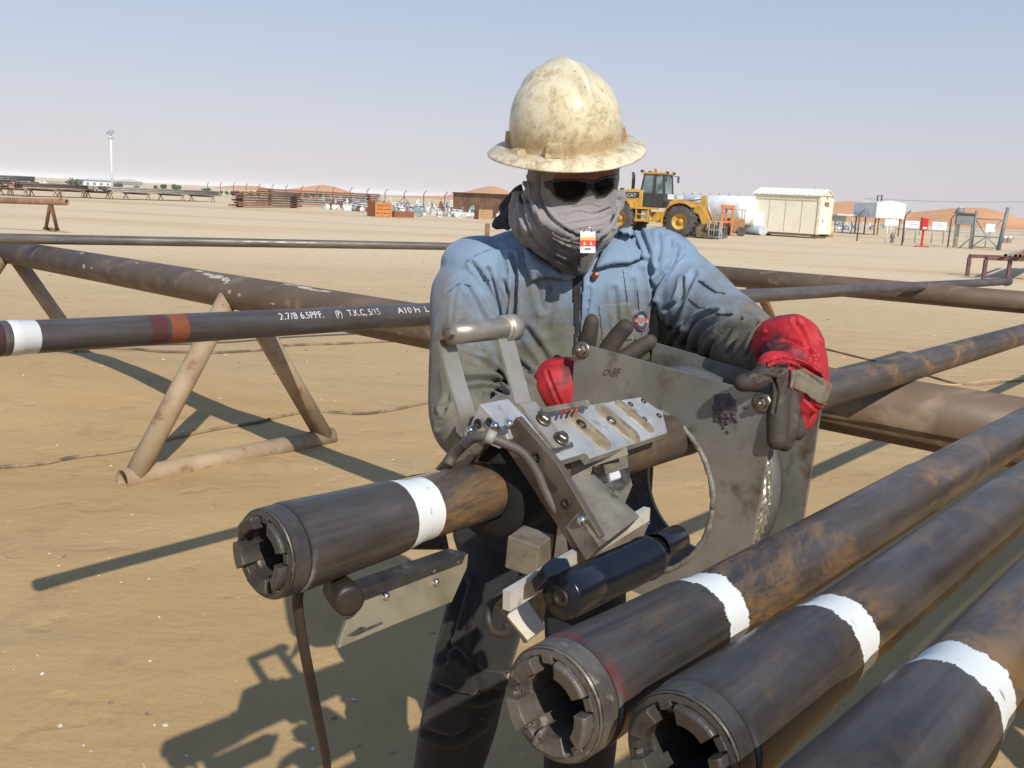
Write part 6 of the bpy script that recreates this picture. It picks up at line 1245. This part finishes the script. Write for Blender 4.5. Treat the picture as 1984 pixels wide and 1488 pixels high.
# ================================================================== COIL FRAME
QC = axp(1294)
def wv(a, b, t=0.): return QC + WA * a + VA * b + NA * t
CF = thing('coil_frame', QC * A_([1, 1, 0]), 'steel frame of two plates with a big round hole, held by the worker', 'coil frame')
HCc, HR = (-.050, -.106), (.147, .150)
OUT = [(-.212, .132), (-.206, .139), (.176, .104), (.188, .092), (.178, -.103), (.166, -.30), (-.23, -.30), (-.213, -.02)]
def plate_hole(t0, th, out, mb=None, HCc=(-.050, -.106), HR=(.147, .150)):
    mb = mb or MB(); n = 96; cx_, cy_ = HCc; inner = []; outer = []
    ang = sorted(list(np.linspace(0, 2 * math.pi, n, endpoint=False)) + [math.atan2(b - cy_, a - cx_) % (2 * math.pi) for a, b in out])
    for a in ang:
        dx, dy = math.cos(a), math.sin(a); inner.append((cx_ + HR[0] * dx, cy_ + HR[1] * dy)); best = None; m = len(out)
        for i in range(m):
            (x0, y0), (x1, y1) = out[i], out[(i + 1) % m]; ex_, ey_ = x1 - x0, y1 - y0; det = dx * (-ey_) + ex_ * dy
            if abs(det) < 1e-12: continue
            t = ((x0 - cx_) * (-ey_) + ex_ * (y0 - cy_)) / det; s_ = (dx * (y0 - cy_) - dy * (x0 - cx_)) / det
            if t > 0 and -1e-6 <= s_ <= 1 + 1e-6 and (best is None or t > best): best = t
        outer.append((cx_ + best * dx, cy_ + best * dy))
    m = len(ang); vs = [wv(*p, t0) for p in inner] + [wv(*p, t0) for p in outer] + [wv(*p, t0 + th) for p in inner] + [wv(*p, t0 + th) for p in outer]; fs = []
    for i in range(m):
        j = (i + 1) % m; fs += [(i, j, m + j, m + i), (2 * m + i, 3 * m + i, 3 * m + j, 2 * m + j), (m + i, m + j, 3 * m + j, 3 * m + i), (i, 2 * m + i, 2 * m + j, j)]
    return mb.add(vs, fs, False)
pl_m = mat('frame_plate', lin((150, 149, 144)), lin((126, 124, 117)), sc=7, rough=.42, metal=.45, bump=.12, c3=lin((104, 90, 72)), sc3=11, l3=.55, h3=.68, rv=.1)
fp = obj('front_plate', plate_hole(0, .008, OUT), pl_m, CF)
RT = .20; HC2, HR2 = (-.02, -.125), (.135, .138); OUT2 = [(-.165, .130), (.174, .092), (.187, .08), (.172, -.30), (-.21, -.30), (-.18, -.02)]
bp = obj('back_plate', plate_hole(RT, .008, OUT2, None, HC2, HR2), pl_m, CF)
# drum between the plates
dc = wv(*HCc, 0); mb = MB(); k_ = HR[1] / HR[0]
def ell_lathe(prof, seg=80):
    vs = []
    for (t, r_) in prof:
        for k in range(seg): a = 2 * math.pi * k / seg; vs.append(dc + NA * t + WA * r_ * math.cos(a) + VA * r_ * 1.05 * math.sin(a))
    n = len(prof); return MB().add(vs, [(i * seg + k, i * seg + (k + 1) % seg, (i + 1) * seg + (k + 1) % seg, (i + 1) * seg + k) for i in range(n - 1) for k in range(seg)])
lv_ = []; 
for (cc_, rr_, t_) in ((HCc, HR, .008), (HC2, (HR2[0] + .001, HR2[1] + .001), RT)):
    lv_ += [wv(cc_[0] + rr_[0] * math.cos(a) , cc_[1] + rr_[1] * math.sin(a), t_) for a in np.linspace(0, 2 * math.pi, 90, endpoint=False)]
obj('lining', MB().add(lv_, [(k, (k + 1) % 90, 90 + (k + 1) % 90, 90 + k) for k in range(90)]), mat('speckled_rubber', lin((44, 46, 50)), lin((70, 74, 82)), sc=40, rough=.6, bump=.5, c3=lin((100, 106, 116)), sc3=60, l3=.6, h3=.68), CF)
obj('coil_drum', ell_lathe([(.009, .155), (.009, .184), (.10, .186), (.134, .186), (.138, .193), (.146, .198), (.16, .198), (.168, .193), (.173, .186), (.198, .184), (.198, .155)]), mat('coil_wrap', lin((110, 110, 112)), lin((82, 82, 86)), sc=9, rough=.45, metal=.3, rv=.1), CF)
# crinkled foil on the side of the drum
vs = []; na, nt = 60, 30; r2 = np.random.RandomState(8)
for i in range(na + 1):
    for j in range(nt + 1):
        a = math.radians(-70 + 95 * i / na); t = .010 + .122 * j / nt; rr = .193 + .0016 * r2.rand() + .0022 * math.sin(i * 1.9 + math.sin(j * .7) * 2); vs.append(dc + NA * t + WA * rr * math.cos(a) + VA * rr * 1.05 * math.sin(a))
fs = [(i * (nt + 1) + j, (i + 1) * (nt + 1) + j, (i + 1) * (nt + 1) + j + 1, i * (nt + 1) + j + 1) for i in range(na) for j in range(nt)]
fo = obj('foil_wrap', (A_(vs), fs), mat('foil', lin((186, 182, 168)), lin((150, 144, 128)), sc=30, rough=.42, metal=.8, bump=.3), CF); fo.data.polygons.foreach_set('use_smooth', [False] * len(fs))
# corded rim of the hole
mb = MB(); n = 120; rp_ = [wv(HCc[0] + (HR[0] + .001) * math.cos(2 * math.pi * k / n), HCc[1] + (HR[1] + .001) * math.sin(2 * math.pi * k / n), -.001) for k in range(n + 1)]
mb.tube(rp_, [.0048 + .0007 * math.sin(k * 2.4) + .0005 * math.sin(k * 5.1) for k in range(n + 1)], 10)
obj('corded_rim', mb, mat('rim_cord', lin((136, 133, 124)), lin((96, 92, 84)), sc=55, rough=.6, bump=.8, bd=.003), CF)
def fbolt(a, b, t, parent, r_=.0105):
    c_ = wv(a, b, t); mb = MB(); mb.lathe([(0, r_ * 1.6), (-.002 * -1, r_ * 1.6), (.0025, r_)], c_, -NA, 24); mb.lathe([(.002, r_), (.010, r_), (.011, r_ * .8), (.011, 0)], c_, -NA, 6, False); mb.lathe([(.011, r_ * .55), (.016, r_ * .5), (.016, 0)], c_, -NA, 12); obj('bolt', mb, bolt_m, parent)
for x, y in ((1128, 678), (1476, 781)):
    q = PL(x, y, QC, NA) - QC; fbolt(q @ WA, q @ VA, 0, CF)
    if x > 1200: obj('spacer_rod', MB().cyl(wv(q @ WA, q @ VA, .008), wv(q @ WA, q @ VA, RT), .009, 16), bolt_m, CF)
obj('spacer_rod', MB().cyl(wv(.15, -.28, .008), wv(.15, -.28, RT), .012, 16).cyl(wv(-.2, -.28, .008), wv(-.2, -.28, RT), .012, 16), bolt_m, CF)
# scorched spot and handwriting on the front plate
mb = MB(); c_ = PL(1404, 792, QC, NA); r3 = np.random.RandomState(2)
ring = [c_ - NA * (.0012) + (WA * math.cos(a) * .023 + VA * math.sin(a) * .028) * (1 + .14 * r3.randn() * .5) for a in np.linspace(0, 2 * math.pi, 28, endpoint=False)]
mb.prism(ring, NA * .001)
for k in range(70):
    e = r3.randn(2) * .009; cc = c_ + WA * e[0] + VA * e[1] * 1.2 - NA * .0012; mb.ell(cc, A_([.0024, .0024, .0008]) * (1 + r3.rand()), (WA, VA, NA), 8, 5)
obj('burnt_mark', mb, mat('scorch', lin((84, 74, 80)), lin((58, 50, 56)), sc=60, rough=.4, bump=.6, c3=lin((140, 84, 76)), sc3=50, l3=.62, h3=.7), CF)
v_, f_ = text_mesh('O.8F', .021); v_[:, 0] -= v_[:, 0].mean(); v_[:, 1] -= v_[:, 1].mean(); c_ = PL(1187, 722, QC, NA)
obj('handwriting', (A_([c_ + WA * (a * .9 + .002 * math.sin(b * 300)) + VA * (b * (1 + .25 * math.sin(a * 160)) + a * .12) - NA * .0008 for a, b, _ in v_]), f_), mat('brown_ink', lin((92, 66, 48)), rough=.6), CF)
# ================================================================== HAZE (dusty desert air)
hz_b = MB().box((0, 4500, 17.), (19000, 18000, 40.)); hzo = obj('haze', hz_b, bpy.data.materials.new('air'))
hm_ = hzo.data.materials[0]; hm_.use_nodes = True; hm_.node_tree.nodes.clear(); o_ = hm_.node_tree.nodes.new('ShaderNodeOutputMaterial'); pv = hm_.node_tree.nodes.new('ShaderNodeVolumePrincipled')
pv.inputs['Color'].default_value = (1., .97, .96, 1); pv.inputs['Density'].default_value = .00014; pv.inputs['Anisotropy'].default_value = -.35; hm_.node_tree.links.new(pv.outputs[0], o_.inputs['Volume'])
hzo['kind'] = 'stuff'
